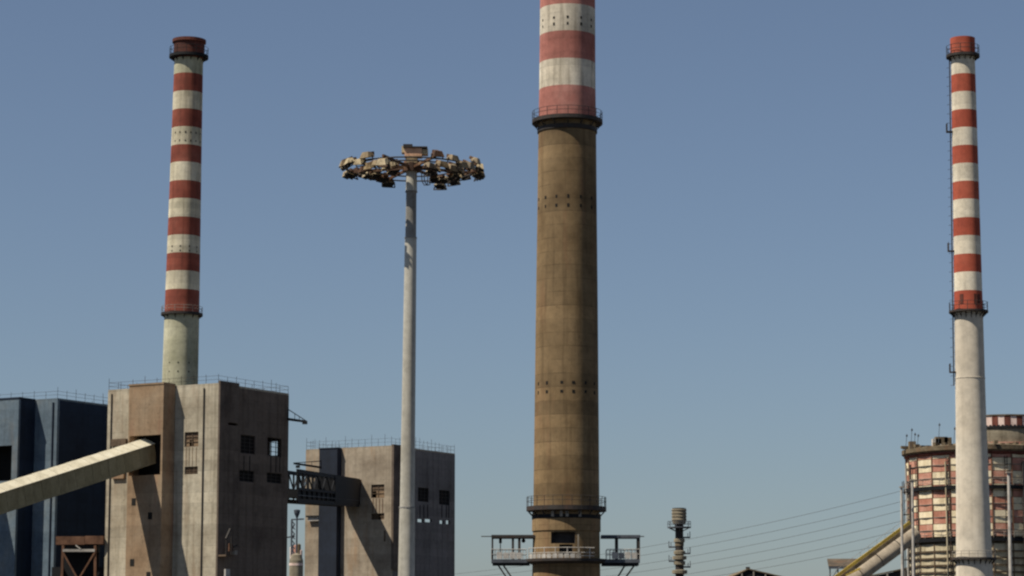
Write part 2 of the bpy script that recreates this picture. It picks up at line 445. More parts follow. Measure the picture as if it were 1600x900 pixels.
for x0, x1 in ((-107, -95), (-99, -87), (109, 96), (94, 83)):
    for yy in (-1.7, 1.7):
        p = Vector((x0 * k, yy, zk - .2)); q = Vector((x1 * k, yy, zk - 2.2)); dd = (q - p); t = (abs(x0 * k) - cc.r(0) - .0) / abs(dd.x)
        end = p + dd * t
        MB().beam(p, end, .22).build('strut', M['steel_dark'], deck)
def rail(mb, p, q, h=1.4, gap=1.1, r_=.05):
    p = Vector(p); q = Vector(q); n = max(1, round((q - p).length / gap))
    for i in range(n + 1):
        a = p + (q - p) * i / n
        mb.tube(a, a + Vector((0, 0, h)), r_, n=4)
    for hh in (h, h * .5):
        mb.tube(p + Vector((0, 0, hh)), q + Vector((0, 0, hh)), r_, n=4)
for a, b in ((xl, -rk - .8), (rk + 1.0, xr_)):
    for yy in (-2.15, 2.15):
        m = MB(); rail(m, (a, yy, zk + .5), (b, yy, zk + .5), 1.75, .62, .05); m.build('railing', M['steel_pale'], deck)
    for i in range(4):
        x = a + .9 + i * 1.15
        MB().box((x, -2.19, zk + .6), (x + .95, -2.16, zk + 1.75 - .1 * (i % 2))).build('railing_panel', M['steel_pale'], deck)
m = MB()
for i in range(13):                                  # curved front railing across the shaft
    a0, a1 = R(-90 - 66 + 8.4 * i), R(-90 - 66 + 8.4 * (i + 1)); q = rk + 1.0
    pts = [Vector((math.cos(a) * q, math.sin(a) * q, 0)) for a in (a0, a1)]
    for hh in (2.35, 1.5, .95): m.tube(pts[0] + Vector((0, 0, zk + hh)), pts[1] + Vector((0, 0, zk + hh)), .07, n=4)
    if i % 2 == 0: m.tube(pts[0] + Vector((0, 0, zk + .5)), pts[0] + Vector((0, 0, zk + 2.35)), .075, n=4)
m.build('front_railing', M['steel_pale'], deck)
for i in range(10):
    a0, a1 = R(-90 - 62 + 8.4 * i), R(-90 - 62 + 8.4 * (i + .8)); q = rk + 1.06
    pts = [Vector((math.cos(a) * q, math.sin(a) * q, zk + .95)) for a in (a0, a1)]
    MB().beam(pts[0], pts[1], .05, .75).build('toe_board', M['steel_pale'], deck)
MB().beam((18 * -1 * k * -1, -rk - 1.1, zk + .5), (18 * k, -rk - 1.1, zk + 4.6), .22).build('post', M['railing'], deck)

# ------------------------------------------------------------------ left chimney
lc = Chimney('chimney', 'left striped chimney with dark red cap rising behind the pale coal tower', 520,
             ((295.3, 80), (281.4, 595)), [(57, 23.2), (85, 22.4), (250, 24.2), (480, 27.2), (600, 28.2), (1015, 34)])
edges = [88, 113, 141, 169, 197, 225, 252, 281, 309, 338, 366, 394, 422, 451, 486]
for i, (a, b) in enumerate(zip(edges, edges[1:])):
    lc.seg('red_band' if i % 2 else 'cream_band', lc.z(b), lc.z(a), M['red'] if i % 2 else M['shaft_green'] if i == 0 else M['cream'], 48)
z0, z1 = lc.z(88), lc.z(58)
lc.seg('cap', z0, z1, M['cap'], 48, proud=.15)
r = lc.r(z1)
MB().lathe([(r + .15, z1), (r - .5, z1), (r - .5, z1 - 3), (0, z1 - 3)], 48, smooth=False).build('rim', M['cap'], lc.root)
MB().lathe([(r + .15, z1 - .6), (r + .45, z1 - .55), (r + .45, z1 + .1), (r + .1, z1 + .15)], 48, smooth=False).build('rim_band', M['cap'], lc.root)
ring_platform(lc.root, lc.z(86), r - .1, 30.5 * mpp(80, 520), .55, 1.6, 12, 12, .7, rp=.06, mat=M['steel_black'])
ring_platform(lc.root, lc.z(490), lc.r(lc.z(490)) - .1, 32.5 * mpp(487, 520), .5, 1.3, 14, 12, .6, rp=.05, mat=M['steel_dark'], rail=M['railing'])
lc.seg('shaft', 0, lc.z(486), M['shaft_green'], 48)
lc.holes([lc.z(206), lc.z(219)], [-48, -27, -5, 16, 37, 62], (.28, .34))
lc.holes([lc.z(384), lc.z(391)], [-44, -12, 20, 52], (.28, .32))
lc.holes([lc.z(566), lc.z(580)], [-38, -8, 28], (.22, .28))

# ------------------------------------------------------------------ right chimney
rc = Chimney('chimney', 'right striped chimney with bright red cap and smooth pale shaft', 480,
             ((1504.3, 80), (1522, 872)), [(56, 18.3), (90, 18.7), (330, 20.9), (480, 22.3), (640, 23.6), (760, 25.6), (870, 28.0), (1015, 32)])
edges = [86, 114, 142, 170, 198, 226, 254, 282, 310, 339, 367, 396, 424, 453, 483]
for i, (a, b) in enumerate(zip(edges, edges[1:])):
    rc.seg('red_band' if i % 2 else 'cream_band', rc.z(b), rc.z(a), M['red_bright'] if i % 2 else M['white'], 48)
z0, z1 = rc.z(86), rc.z(56)
rc.seg('cap', z0, z1, M['red_bright'], 48, proud=.12)
r = rc.r(z1)
MB().lathe([(r + .12, z1), (r - .4, z1), (r - .4, z1 - 3), (0, z1 - 3)], 48, smooth=False).build('rim', M['cap'], rc.root)
ring_platform(rc.root, rc.z(86), r - .1, 26.0 * mpp(80, 480), .5, 1.7, 10, 14, .8, rp=.07, mat=M['steel_dark'])
ring_platform(rc.root, rc.z(486), rc.r(rc.z(486)) - .1, 30.5 * mpp(485, 480), .35, 1.6, 14, 18, 1.0, rp=.06, mat=M['steel_dark'])
ring_platform(rc.root, rc.z(874), rc.r(rc.z(874)) - .1, 34.5 * mpp(870, 480), .4, 1.2, 16, 20, 1.0, rp=.05, mat=M['steel_dark'], rail=M['railing'])
rc.seg('shaft', 0, rc.z(483), M['shaft_pale'], 64)
zz = rc.z(590)
MB().lathe([(rc.r(zz) + .01, zz), (rc.r(zz) + .06, zz + .05), (rc.r(zz) + .06, zz + .2), (rc.r(zz) + .01, zz + .25)], 64, smooth=False).build('hoop', M['shaft_pale'], rc.root)
m = MB(); a = R(188); zlad = [rc.z(600), rc.z(88)]
n = 70
for i in range(n):
    za = zlad[0] + (zlad[1] - zlad[0]) * i / n; zb = zlad[0] + (zlad[1] - zlad[0]) * (i + 1) / n
    for dy in (-.3, .3):
        m.beam((-rc.r(za) - .3, dy, za), (-rc.r(zb) - .3, dy, zb), .1)
    m.beam((-rc.r(za) - .3, -.3, za), (-rc.r(za) - .3, .3, za), .07)
    if i % 2: m.beam((-rc.r(za) - .3, 0, za), (-rc.r(za), 0, za), .07)
    if i % 2 == 0:
        m.beam((-rc.r(za) - .8, -.3, za), (-rc.r(za) - .3, -.35, za), .06); m.beam((-rc.r(za) - .8, -.3, za), (-rc.r(za) - .8, .3, za), .06)
m.build('ladder', M['steel_dark'], rc.root)
for py in (203, 390, 580):
    z = rc.z(py); r = rc.r(z)
    m = MB(); m.box((-r - 1.05, -.6, z), (-r + .05, .6, z + .18)); rail(m, (-r - 1.0, -.6, z + .18), (-r - 1.0, .6, z + .18), 1.5, .6, .06)
    m.build('rest_platform', M['steel_dark'], rc.root)
for t in (-38, 20, 36):
    z = rc.z(466); r = rc.r(z); a = R(-90 + t)
    m = MB(); m.box((-.1, -.35, -.9), (.07, .35, .9)); o = m.build('hatch', M['cap'], rc.root, (math.cos(a) * r, math.sin(a) * r, z)); o.rotation_euler = (0, 0, a)

# ------------------------------------------------------------------ coal towers
U = Vector((-.87, .5, 0)).normalized()      # along the sunlit face, away to the left
V = Vector((.5, .87, 0)).normalized()       # along the shaded face, away to the right
NL = Vector((-.5, -.87, 0)).normalized()    # outward of the sunlit face
NR = Vector((.87, -.5, 0)).normalized()     # outward of the shaded face
ROTL = math.atan2(U.y, U.x)                 # local x = U ; local y = -NL... (U rotated +90)
# local frame of a tower: x along V, y along U  (right handed: V x U = +z)
ROT = math.atan2(V.y, V.x)

def wall(name, mat, parent, axis, fixed, a0, a1, z0, z1, thick, openings):
    """axis 'x': wall runs along x at y in [fixed, fixed+thick]; 'y' likewise. openings (a0,a1,z0,z1)"""
    A = sorted({a0, a1, *[min(max(o[0], a0), a1) for o in openings], *[min(max(o[1], a0), a1) for o in openings]})
    Z = sorted({z0, z1, *[o[2] for o in openings], *[o[3] for o in openings]})
    lo, hi = sorted((fixed, fixed + thick))
    solid = {}
    for i in range(len(A) - 1):
        for j in range(len(Z) - 1):
            am, zm = (A[i] + A[i + 1]) / 2, (Z[j] + Z[j + 1]) / 2
            solid[i, j] = not any(o[0] < am < o[1] and o[2] < zm < o[3] for o in openings)
    m = MB()
    def P(a, t, z): return (a, t, z) if axis == 'x' else (t, a, z)
    flip = axis == 'y'
    def quad(q): m.add(q if not flip else q[::-1], [(0, 1, 2, 3)])
    for (i, j), s in solid.items():
        if not s: continue
        b0, b1, c0, c1 = A[i], A[i + 1], Z[j], Z[j + 1]
        quad([P(b0, lo, c0), P(b1, lo, c0), P(b1, lo, c1), P(b0, lo, c1)])
        quad([P(b1, hi, c0), P(b0, hi, c0), P(b0, hi, c1), P(b1, hi, c1)])
        if not solid.get((i - 1, j)): quad([P(b0, hi, c0), P(b0, lo, c0), P(b0, lo, c1), P(b0, hi, c1)])
        if not solid.get((i + 1, j)): quad([P(b1, lo, c0), P(b1, hi, c0), P(b1, hi, c1), P(b1, lo, c1)])
        if not solid.get((i, j - 1)): quad([P(b0, hi, c0), P(b1, hi, c0), P(b1, lo, c0), P(b0, lo, c0)])
        if not solid.get((i, j + 1)): quad([P(b0, lo, c1), P(b1, lo, c1), P(b1, hi, c1), P(b0, hi, c1)])
    return m.build(name, mat, parent)

class Tower:
    def __init__(s, label, corner_px, corner_py, Y, left_px, right_px, mats, group='coal towers'):
        s.P = at(corner_px, corner_py, Y); s.H = s.P.z
        s.P.z = 0
        ref = 700
        s.LU = (on_plane(left_px, ref, s.P, NL) - s.P).dot(U)
        s.LV = (on_plane(right_px, ref, s.P, NR) - s.P).dot(V)
        s.root = thing('coal_tower', label, 'tower', tuple(s.P), ROT, group)
        s.mats = mats
    def L(s, px, py, out=0.0):      # pixel on sunlit face -> (u, z)
        q = on_plane(px, py, s.P + NL * out, NL); return (q - s.P).dot(U), q.z
    def Rr(s, px, py, out=0.0):     # pixel on shaded face -> (v, z)
        q = on_plane(px, py, s.P + NR * out, NR); return (q - s.P).dot(V), q.z
    def opL(s, x0, y0, x1, y1, out=0.0):
        a, z1 = s.L((x0 + x1) / 2, y0, out); b, z0 = s.L((x0 + x1) / 2, y1, out)
        u0, _ = s.L(x1, (y0 + y1) / 2, out); u1, _ = s.L(x0, (y0 + y1) / 2, out)
        return (u0, u1, z0, z1)
    def opR(s, x0, y0, x1, y1, out=0.0):
        _, z1 = s.Rr((x0 + x1) / 2, y0, out); _, z0 = s.Rr((x0 + x1) / 2, y1, out)
        v0, _ = s.Rr(x0, (y0 + y1) / 2, out); v1, _ = s.Rr(x1, (y0 + y1) / 2, out)
        return (v0, v1, z0, z1)
    def shell(s, opL=(), opR=(), opB=(), th=.6):
        H = s.H; d = s.LV; l = s.LU
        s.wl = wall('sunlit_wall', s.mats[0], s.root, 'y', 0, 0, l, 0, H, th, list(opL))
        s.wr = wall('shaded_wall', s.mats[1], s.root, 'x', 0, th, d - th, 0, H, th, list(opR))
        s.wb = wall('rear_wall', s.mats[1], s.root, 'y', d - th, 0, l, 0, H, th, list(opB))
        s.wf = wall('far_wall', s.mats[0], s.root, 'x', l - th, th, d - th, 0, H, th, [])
        m = MB(); m.box((.02, .02, H), (d - .02, l - .02, H + .35)); m.build('roof', s.mats[0], s.root)
        m = MB(); m.box((th, th, H - 22), (d - th, l - th, H - 21.6)); m.build('floor', s.mats[1], s.root)
    def back_hole(s, v, z, w_=2.5, h=2.0):
        """opening in the rear wall seen straight through a shaded-wall window at v, z"""
        p = s.P + V * v; p.z = z
        d = (p - Vector((0, 0, CAMZ)))
        e = s.P + V * s.LV
        t = (e - p).dot(V) / d.dot(V)
        q = p + d * t
        u = (q - s.P).dot(U)
        return (u - w_ / 2, u + w_ / 2, q.z - h / 2, q.z + h / 2)
    def roof_rail(s, mat=None, h=1.25, gap=2.6, rods=True):
        z = s.H + .35; m = mat or M['steel_dark']
        for p, q in (((.1, .1, z), (.1, s.LU - .1, z)), ((.1, .1, z), (s.LV - .1, .1, z)), ((s.LV - .1, .1, z), (s.LV - .1, s.LU - .1, z)), ((.1, s.LU - .1, z), (s.LV - .1, s.LU - .1, z))):
            mb = MB(); rail(mb, p, q, h, gap, .025)
            n = max(1, round((Vector(q) - Vector(p)).length / gap))
            if rods:
                for i in range(n + 1):
                    a = Vector(p) + (Vector(q) - Vector(p)) * i / n
                    mb.tube(a, a + Vector((0, 0, h * random.choice((1.0, 1.25, 1.6)))), .045, n=4)
            mb.build('roof_railing', m, s.root)
    def column(s, u0, u1, out, mat, side_mat, top=0.0, opening=None):
        H = s.H + top
        col = wall('stair_column', mat, s.root, 'y', -out, u0, u1, 0, H, .5, [opening] if opening else [])
        m = MB(); m.box((-out + .5, u0, 0), (-.003, u0 + .5, H)); m.box((-out + .5, u1 - .5, 0), (-.003, u1, H)); m.build('column_side', side_mat, col)
        m = MB(); m.box((-out - .1, u0 - .1, H), (-.14, u1 + .1, H + .3)); m.build('column_cap', side_mat, col)
        return col
    def window(s, op, face, dark=True, rows=4, cols=2, mat=None, inset=.3, rough=True):
        a0, a1, z0, z1 = op; m = mat or M['louvre']
        root = s.wl if face == 'L' else s.wr
        fr = MB()
        def bx(b0, b1, c0, c1, t0, t1):
            return ((t0, b0, c0), (t1, b1, c1)) if face == 'L' else ((b0, t0, c0), (b1, t1, c1))
        t = .12
        for q in (bx(a0, a0 + t, z0, z1, inset - .12, inset), bx(a1 - t, a1, z0, z1, inset - .12, inset), bx(a0 + t, a1 - t, z0, z0 + t, inset - .12, inset), bx(a0 + t, a1 - t, z1 - t, z1, inset - .12, inset)):
            fr.box(*q)
        for i in range(1, cols):
            c = a0 + (a1 - a0) * i / cols; fr.box(*bx(c - .06, c + .06, z0 + t, z1 - t, inset - .11, inset - .01))
        for j in range(1, rows):
            c = z0 + (z1 - z0) * j / rows; fr.box(*bx(a0 + t, a1 - t, c - .05, c + .05, inset - .09, inset - .02))
        w_ = fr.build('window', M['steel_dark'] if face == 'R' else m, s.root); w_.name = 'window'
        return w_
    def panel(s, op, face, mat, inset=.35, name='window_panel', parent=None):
        a0, a1, z0, z1 = op
        m = MB()
        m.box(*(((inset, a0, z0), (inset + .08, a1, z1)) if face == 'L' else ((a0, inset, z0), (a1, inset + .08, z1))))
        return m.build(name, mat, parent or s.root)

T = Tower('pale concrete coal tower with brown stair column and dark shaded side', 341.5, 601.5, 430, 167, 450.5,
          (M['tower'], M['tower_shade'], M['tower_brown']))
wL = T.opL(288.5, 675, 310, 698); lL = T.opL(288.5, 729, 309, 741)
wR1 = T.opR(376, 680, 399, 709); lR1 = T.opR(374, 735, 397, 753)
wR2 = T.opR(418, 684, 440, 713); lR2 = T.opR(417, 739, 440, 755)
sR = T.opR(354, 661, 372, 665)
v_, z_ = T.Rr(429.5, 701)
bh = T.back_hole(v_, z_, 1.9, 2.5)
T.shell([wL, lL], [wR1, lR1, wR2, lR2, sR], [bh])
w1 = T.window(wL, 'L', rows=3); T.panel((wL[0], wL[1], (wL[2] + wL[3]) / 2 - .1, wL[3]), 'L', M['louvre'], .32, parent=w1)
a0, a1, z0, z1 = wL
T.panel((a0, a0 + (a1 - a0) * .42, z0, (z0 + z1) / 2), 'L', M['tower_brown'], .32, parent=w1); T.panel((a0 + (a1 - a0) * .72, a1, z0, (z0 + z1) / 2), 'L', M['tower_brown'], .32, parent=w1)
w2 = T.window(lL, 'L', rows=4, cols=3); T.panel(lL, 'L', M['louvre'], .32, parent=w2)
for o_, rws in ((wR1, 5), (lR1, 3), (lR2, 3)):
    w2 = T.window(o_, 'R', rows=rws, cols=3); T.panel(o_, 'R', M['hole'], .4, parent=w2)
w2 = T.window(wR2, 'R', rows=4, cols=3)
T.roof_rail()
# slab that stands proud on the shaded side
v1, _ = T.Rr(374, 612, .35)
def shade_slab(T, v1, H, out=.35, mat=None, ops=()):
    return wall('side_slab', mat or T.mats[1], T.root, 'x', -.003, -.0, v1, 0, H, -out, list(ops))
shade_slab(T, v1, T.H + .75, ops=[(sR[0], min(sR[1], v1 - .3), sR[2], sR[3])])
# column
OUT = 3.3
u0, _ = T.L(254, 700, OUT); u1, _ = T.L(200, 700, OUT)
op = T.opL(176, 684, 236, 735, OUT)
op = (u0 + .4, u1 - .25, op[2] - .9, op[3] + .3)
col = T.column(u0, u1, OUT, T.mats[2], T.mats[2], .35, op)
def recess(op_, out, col_):
    m = MB(); x0, x1 = -out + .51, -.9
    m.box((x1, op_[0] - .1, op_[2] - .1), (x1 + .08, op_[1] + .1, op_[3] + .1))
    m.box((x0, op_[1] + .01, op_[2] - .1), (x1, op_[1] + .08, op_[3] + .1)); m.box((x0, op_[0] - .08, op_[2] - .1), (x1, op_[0] - .01, op_[3] + .1))
    m.box((x0, op_[0], op_[3] + .01), (x1, op_[1], op_[3] + .08)); m.box((x0, op_[0], op_[2] - .08), (x1, op_[1], op_[2] - .01))
    m.build('entry_shade_liner', M['hole'], col_)  # black liner added to paint the shade inside the opening
recess(op, OUT, col)
for (x, y) in ((209, 784), (234.5, 806), (206.5, 879), (232, 899)):
    o_ = T.opL(x - 3.2, y - 5.5, x + 3.2, y + 5.5, OUT)
    m = MB(); m.box((-OUT - .05, o_[0], o_[2]), (-OUT + .3, o_[1], o_[3])); m.build('stair_window', M['hole'], col)
# main face opening left of the column, above and below the conveyor
o_ = T.opL(176, 686, 199, 697); m = MB(); m.box((-.5, o_[0], o_[2]), (-.003, o_[1] , o_[3])); m.build('entry_hood', M['louvre'], T.root)
o_ = T.opL(177, 733, 196, 748); m = MB(); m.box((-.5, o_[0], o_[2]), (-.003, o_[1], o_[3])); m.build('entry_hood', M['tower_brown'], T.root)
for px in (318, 173.5):
    u_, _ = T.L(px, 700)
    MB().tube((-.12, u_, 0), (-.12, u_, T.H - .4), .13, n=8).build('drain_pipe', M['steel_dark'], T.root)
# small steel balcony low on the shaded side
v0, zb = T.Rr(341, 869, 1.2); v1b, _ = T.Rr(357, 869, 1.2)
m = MB(); m.box((.1, -2.0, zb), (v1b, -.36, zb + .3)); b_ = m.build('balcony', M['louvre'], T.root)
m = MB(); m.box((v1b - 1.7, -1.9, zb - 5.0), (v1b - .4, -1.6, zb - 2.1)); m.build('white_door_panel', M['steel_pale'], b_)
m = MB()
for x in (.3, v1b - .2): m.tube((x, -1.9, zb + .3), (x, -1.9, zb + 3.2), .1, n=6)
m.beam((.2, -1.9, zb + 2.9), (1.4, -1.9, zb + 4.6), .3); m.beam((v1b, -1.2, zb + 1.2), (v1b + 2.4, -1.2, zb + 2.0), .25)
m.build('balcony_frame', M['steel_dark'], b_)
m = MB(); m.box((v1b - .5, -1.7, zb + .9), (v1b + .5, -1.5, zb + 2.2)); m.build('signal_box', M['rust_beam'], b_)
m = MB(); m.box((v1b + 1.2, -1.6, zb + .4), (v1b + 2.0, -1.0, zb + 1.1)); m.build('valve', M['railing'], b_)
# rust runs under the shaded windows (thin hanging pipes)
for px in (381, 390, 423, 431, 437):
    v, zz1 = T.Rr(px, 712); _, zz0 = T.Rr(px, 738)
    m = MB(); m.tube((v, -.06, zz0), (v, -.06, zz1), .07, n=5); m.build('conduit', M['steel_black'], T.root)

for px in (291, 296, 301, 307):
    u_, zz1 = T.L(px, 699); _, zz0 = T.L(px, 728)
    MB().tube((-.03, u_, zz0), (-.03, u_, zz1), .05, n=6).build('conduit', M['tower_brown'], T.root)
# blue tower further left
B = Tower('dark blue painted coal tower at the far left of the row', 90, 625, 456, -75, 215, (M['tower_blue'], M['blue_shade'], M['tower_blue']))
B.shell([], [], [])
B.roof_rail()
OUTB = 4.5
u0, _ = B.L(27.5, 700, OUTB); u1, _ = B.L(-40, 700, OUTB)
oc = B.opL(-30, 697, 18, 752, OUTB)
colb = B.column(u0, u1, OUTB, M['tower_blue'], M['blue_shade'], .1, (oc[0], u1 - .8, oc[2], oc[3]))
recess((oc[0], u1 - .8, oc[2], oc[3]), OUTB, colb)
u_, _ = B.L(82, 700)
MB().tube((-.12, u_, 0), (-.12, u_, B.H - .4), .16, n=8).build('drain_pipe', M['blue_shade'], B.root)

# second row tower
D = Tower('smaller looking concrete coal tower with shadow-navy column behind the lamp mast', 612, 698.5, 560, 478, 711, (M['far_tower'], M['far_shade'], M['navy']))
wa = D.opL(580, 757, 600.5, 778); la = D.opL(580, 802, 600.5, 812)
ra = D.opR(653, 762, 670, 784); rb = D.opR(686, 766, 703, 789)
sa = D.opR(652.5, 811, 662, 816); sb = D.opR(664, 811, 675, 816); sc_ = D.opR(687, 813, 694, 818.5); sd = D.opR(697, 813, 703.5, 819)
holes = []
for q in (sa, sb, sc_, sd):
    holes.append(D.back_hole((q[0] + q[1]) / 2, (q[2] + q[3]) / 2, (q[1] - q[0]) * 1.2, (q[3] - q[2]) * 1.5))
D.shell([wa, la], [ra, rb, sa, sb, sc_, sd], holes)
w1 = D.window(wa, 'L', rows=3); a0, a1, z0, z1 = wa
D.panel((a0, a1, (z0 + z1) / 2, z1), 'L', M['louvre'], .32, parent=w1); D.panel((a0, a0 + (a1 - a0) * .66, z0, (z0 + z1) / 2), 'L', M['tower_brown'], .32, parent=w1)
w1 = D.window(la, 'L', rows=2, cols=4); D.panel((la[0] + 1.8, la[1], la[2], la[3]), 'L', M['louvre'], .32, parent=w1); D.panel((la[0], la[0] + 1.0, la[2], la[3]), 'L', M['louvre'], .32, parent=w1)
for o_ in (ra, rb):
    w1 = D.window(o_, 'R', rows=4, cols=3); D.panel(o_, 'R', M['hole'], .4, parent=w1)
for px in (656, 662, 668, 690, 697, 701):
    v, zz1 = D.Rr(px, 789); _, zz0 = D.Rr(px, 809)
    MB().tube((v, -.06, zz0), (v, -.06, zz1), .1, n=5).build('conduit', M['steel_black'], D.root)
for px in (583, 588, 593, 598):
    u_, zz1 = D.L(px, 779); _, zz0 = D.L(px, 801)
    MB().tube((-.04, u_, zz0), (-.04, u_, zz1), .07, n=6).build('conduit', M['rust_beam'], D.root)
D.roof_rail(M['steel_blue'], h=1.6, gap=1.7)
v1, _ = D.Rr(640, 750, .35)
_, zb0 = D.Rr(612, 889, .35)
m = MB(); m.box((0, -.55, zb0), (v1, -.003, D.H + .6)); m.build('side_slab', M['tower_shade'], D.root)
OUTD = 1.7
u0, _ = D.L(527, 700, OUTD); u1, _ = D.L(499, 700, OUTD)
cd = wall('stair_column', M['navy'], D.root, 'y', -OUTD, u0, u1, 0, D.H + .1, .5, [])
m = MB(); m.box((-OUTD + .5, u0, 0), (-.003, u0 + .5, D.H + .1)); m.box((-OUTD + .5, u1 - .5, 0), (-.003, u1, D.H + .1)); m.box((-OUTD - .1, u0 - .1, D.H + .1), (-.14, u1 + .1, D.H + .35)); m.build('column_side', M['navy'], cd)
for (x0, y0, x1) in ((482, 808, 499),):
    o_ = D.opL(x0, y0, x1, y0 + 6, .5)
    m = MB(); m.box((-.8, o_[0], o_[2]), (-.003, o_[1], o_[3])); b_ = m.build('ledge', M['steel_pale'], D.root)
    m = MB(); m.box((-1.2, o_[0] - .3, o_[3] + .01), (-.003, o_[1] + .3, o_[3] + .35)); m.build('ledge_cover', M['steel_black'], b_)
o_ = D.opL(600, 829, 602.5, 846); m = MB(); m.box((-.06, o_[0], o_[2]), (.1, o_[1], o_[3])); m.build('slit_window', M['louvre'], D.root)

# ------------------------------------------------------------------ inclined conveyor galleries into the towers
def conveyor(label, start, direction, length, width=3.4, height=3.1, grp='enclosed conveyors'):
    """start = top of side wall at the tower end; direction horizontal unit*; box with pitched sheet roof"""
    d = Vector(direction).normalized()
    yaw = math.atan2(d.y, d.x); pitch = math.asin(d.z)
    root = thing('conveyor_gallery', label, 'conveyor', tuple(start), yaw, grp)
    rot = Matrix.Rotation(-pitch, 3, 'Y')
    def T3(p): return tuple(rot @ Vector(p))
    def panel_(x0, x1, y0, y1, z0, z1, name, mat, lean=0.0):
        m = MB(); m.box((x0, y0, z0), (x1, y1, z1))
        m.v = [T3(p) for p in m.v]; return m.build(name, mat, root)
    n = int(length / 2.1)
    for i in range(n):
        x0, x1 = length * i / n, length * (i + 1) / n - .05
        o = .03 * (i % 2)
        panel_(x0, x1, -width / 2 - o - .1, -width / 2 - o, -height, 0, 'wall_sheet', M['gallery'])
        panel_(x0, x1, width / 2 + o, width / 2 + o + .1, -height, 0, 'wall_sheet', M['gallery'])
        m = MB(); h = .9; ov = width / 2 + .3
        for s_ in (-1, 1):
            q = [(x0, s_ * ov, -.1), (x1, s_ * ov, -.1), (x1, 0, h + o), (x0, 0, h + o)]
            q2 = [(a, b, c + .1) for a, b, c in q]
            m.add([T3(p) for p in q + q2], [(0, 1, 2, 3), (7, 6, 5, 4), (0, 4, 5, 1), (1, 5, 6, 2), (2, 6, 7, 3), (3, 7, 4, 0)])
        m.build('roof_sheet', M['gallery_roof'], root)
    panel_(0, length, -width / 2 - .16, width / 2 + .16, -height - .25, -height - .003, 'floor', M['gallery'])
    panel_(-.01, .1, -width / 2, width / 2, -height, -.1, 'end_wall', M['hole'])
    return root, rot
CD = Vector((-.5, -.85, -.268))
p0 = on_plane(231, 696.5, T.P + NL * OUT, NL)
end_in = p0 - CD.normalized() * 2.0
# root on the gallery centre line, camera-side wall seen
hd = Vector((CD.x, CD.y, 0)).normalized(); sidev = Vector((-hd.y, hd.x, 0))
cv, cvr = conveyor('tan enclosed conveyor with pale pitched roof climbing into the brown stair column', end_in - sidev * 1.95, CD, 128)
# trestle under it, out of the picture but standing there
def trestle(x, y, top, parent, mat=M['rust_beam']):
    m = MB()
    for s_ in (-1.4, 1.4): m.beam((x + s_ * 1.6, y, 0), (x + s_, y, top), .4)
    for j in range(3): m.beam((x - 1.5, y, top * (j + .2) / 3.2), (x + 1.5, y, top * (j + 1) / 3.2), .2)
    return m
for dist in (45, 85):
    q = p0 + CD.normalized() * dist - sidev * 1.95
    m = trestle(0, 0, q.z - 4.3, None); t_ = m.build('trestle', M['rust_beam']); t_.location = (q.x, q.y, 0); t_.rotation_euler = (0, 0, math.atan2(hd.y, hd.x) + math.pi / 2)
    tag(t_, 'steel trestle under the tan conveyor, ' + ('nearer the tower' if dist == 45 else 'farther from the tower'), 'trestle', 'conveyor trestles')
pb = at(8, 712, 451) - CD.normalized() * 3
cvb, _ = conveyor('second enclosed conveyor climbing into the dark blue tower left of frame', pb + Vector((-9.5, 0, 0)), CD, 60, grp='enclosed conveyors')

# ------------------------------------------------------------------ rusty transfer frame between towers
def q_at(px, py, Y): return at(px, py, Y)
FY = 441
z_top, z_mid = at(120, 838, FY).z, at(120, 851, FY).z
xa, xb = at(87, 845, FY).x, at(161, 845, FY).x
fr = thing('transfer_frame', 'rusty brown steel frame with hooded beam between the blue and pale towers', 'steel frame', ((xa + xb) / 2, FY, 0))
hw = (xb - xa) / 2
m = MB(); m.box((-hw, 0, z_mid), (hw * .22, 3.5, z_top)); m.build('hood_beam', M['rust_beam'], fr)
m = MB(); m.box((hw * .23, 0, z_mid + .1), (hw, 3.5, z_top + .08)); m.build('hood_beam', M['rust_beam'], fr)
m = MB(); m.box((-hw + 1.0, .4, z_mid - 1.2), (hw - 1.0, 3.2, z_mid - .003)); m.build('girder', M['steel_black'], fr)
kx = mpp(870, FY)
for x in (98, 148):
    xx = at(x, 870, FY).x - fr.location.x
    for yy in (.2, 3.2): MB().beam((xx - (.4 if x < 110 else -.4), yy, 0), (xx, yy, z_mid - .1), .42).build('leg', M['rust_beam'], fr)
xm0, xm1 = at(98, 870, FY).x - fr.location.x, at(148, 870, FY).x - fr.location.x
zc_ = at(100, 860, FY).z
MB().beam((xm0, 0, zc_), (xm1, 0, zc_), .3, .45).build('crossbeam', M['steel_pale'], fr)
MB().beam((xm0, 0, zc_ - .3), ((xm0 + xm1) / 2, 0, zc_ - 5), .28).build('brace', M['rust_beam'], fr)
MB().beam((xm1, 0, zc_ - .3), ((xm0 + xm1) / 2, 0, zc_ - 5), .28).build('brace', M['rust_beam'], fr)
MB().beam((xm0 - .2, 0, zc_ - 6), (xm1 + .2, 0, zc_ - 6), .3).build('crossbeam', M['rust_beam'], fr)
MB().beam((-.6, -.1, z_mid - .1), (.3, -.1, zc_ + .2), .2).build('brace', M['steel_pale'], fr)
m = MB(); m.box((xm0 - 2.0, 1.0, 0), (xm0 - .3, 3.0, zc_ - 2.8)); m.box((xm1 + .3, 1.0, 0), (xm1 + 2.0, 3.0, zc_ - 2.8)); m.box((xm0 - .299, 2.4, 0), (xm1 + .299, 3.0, z_mid - 1.3)); m.build('hopper', M['steel_black'], fr)

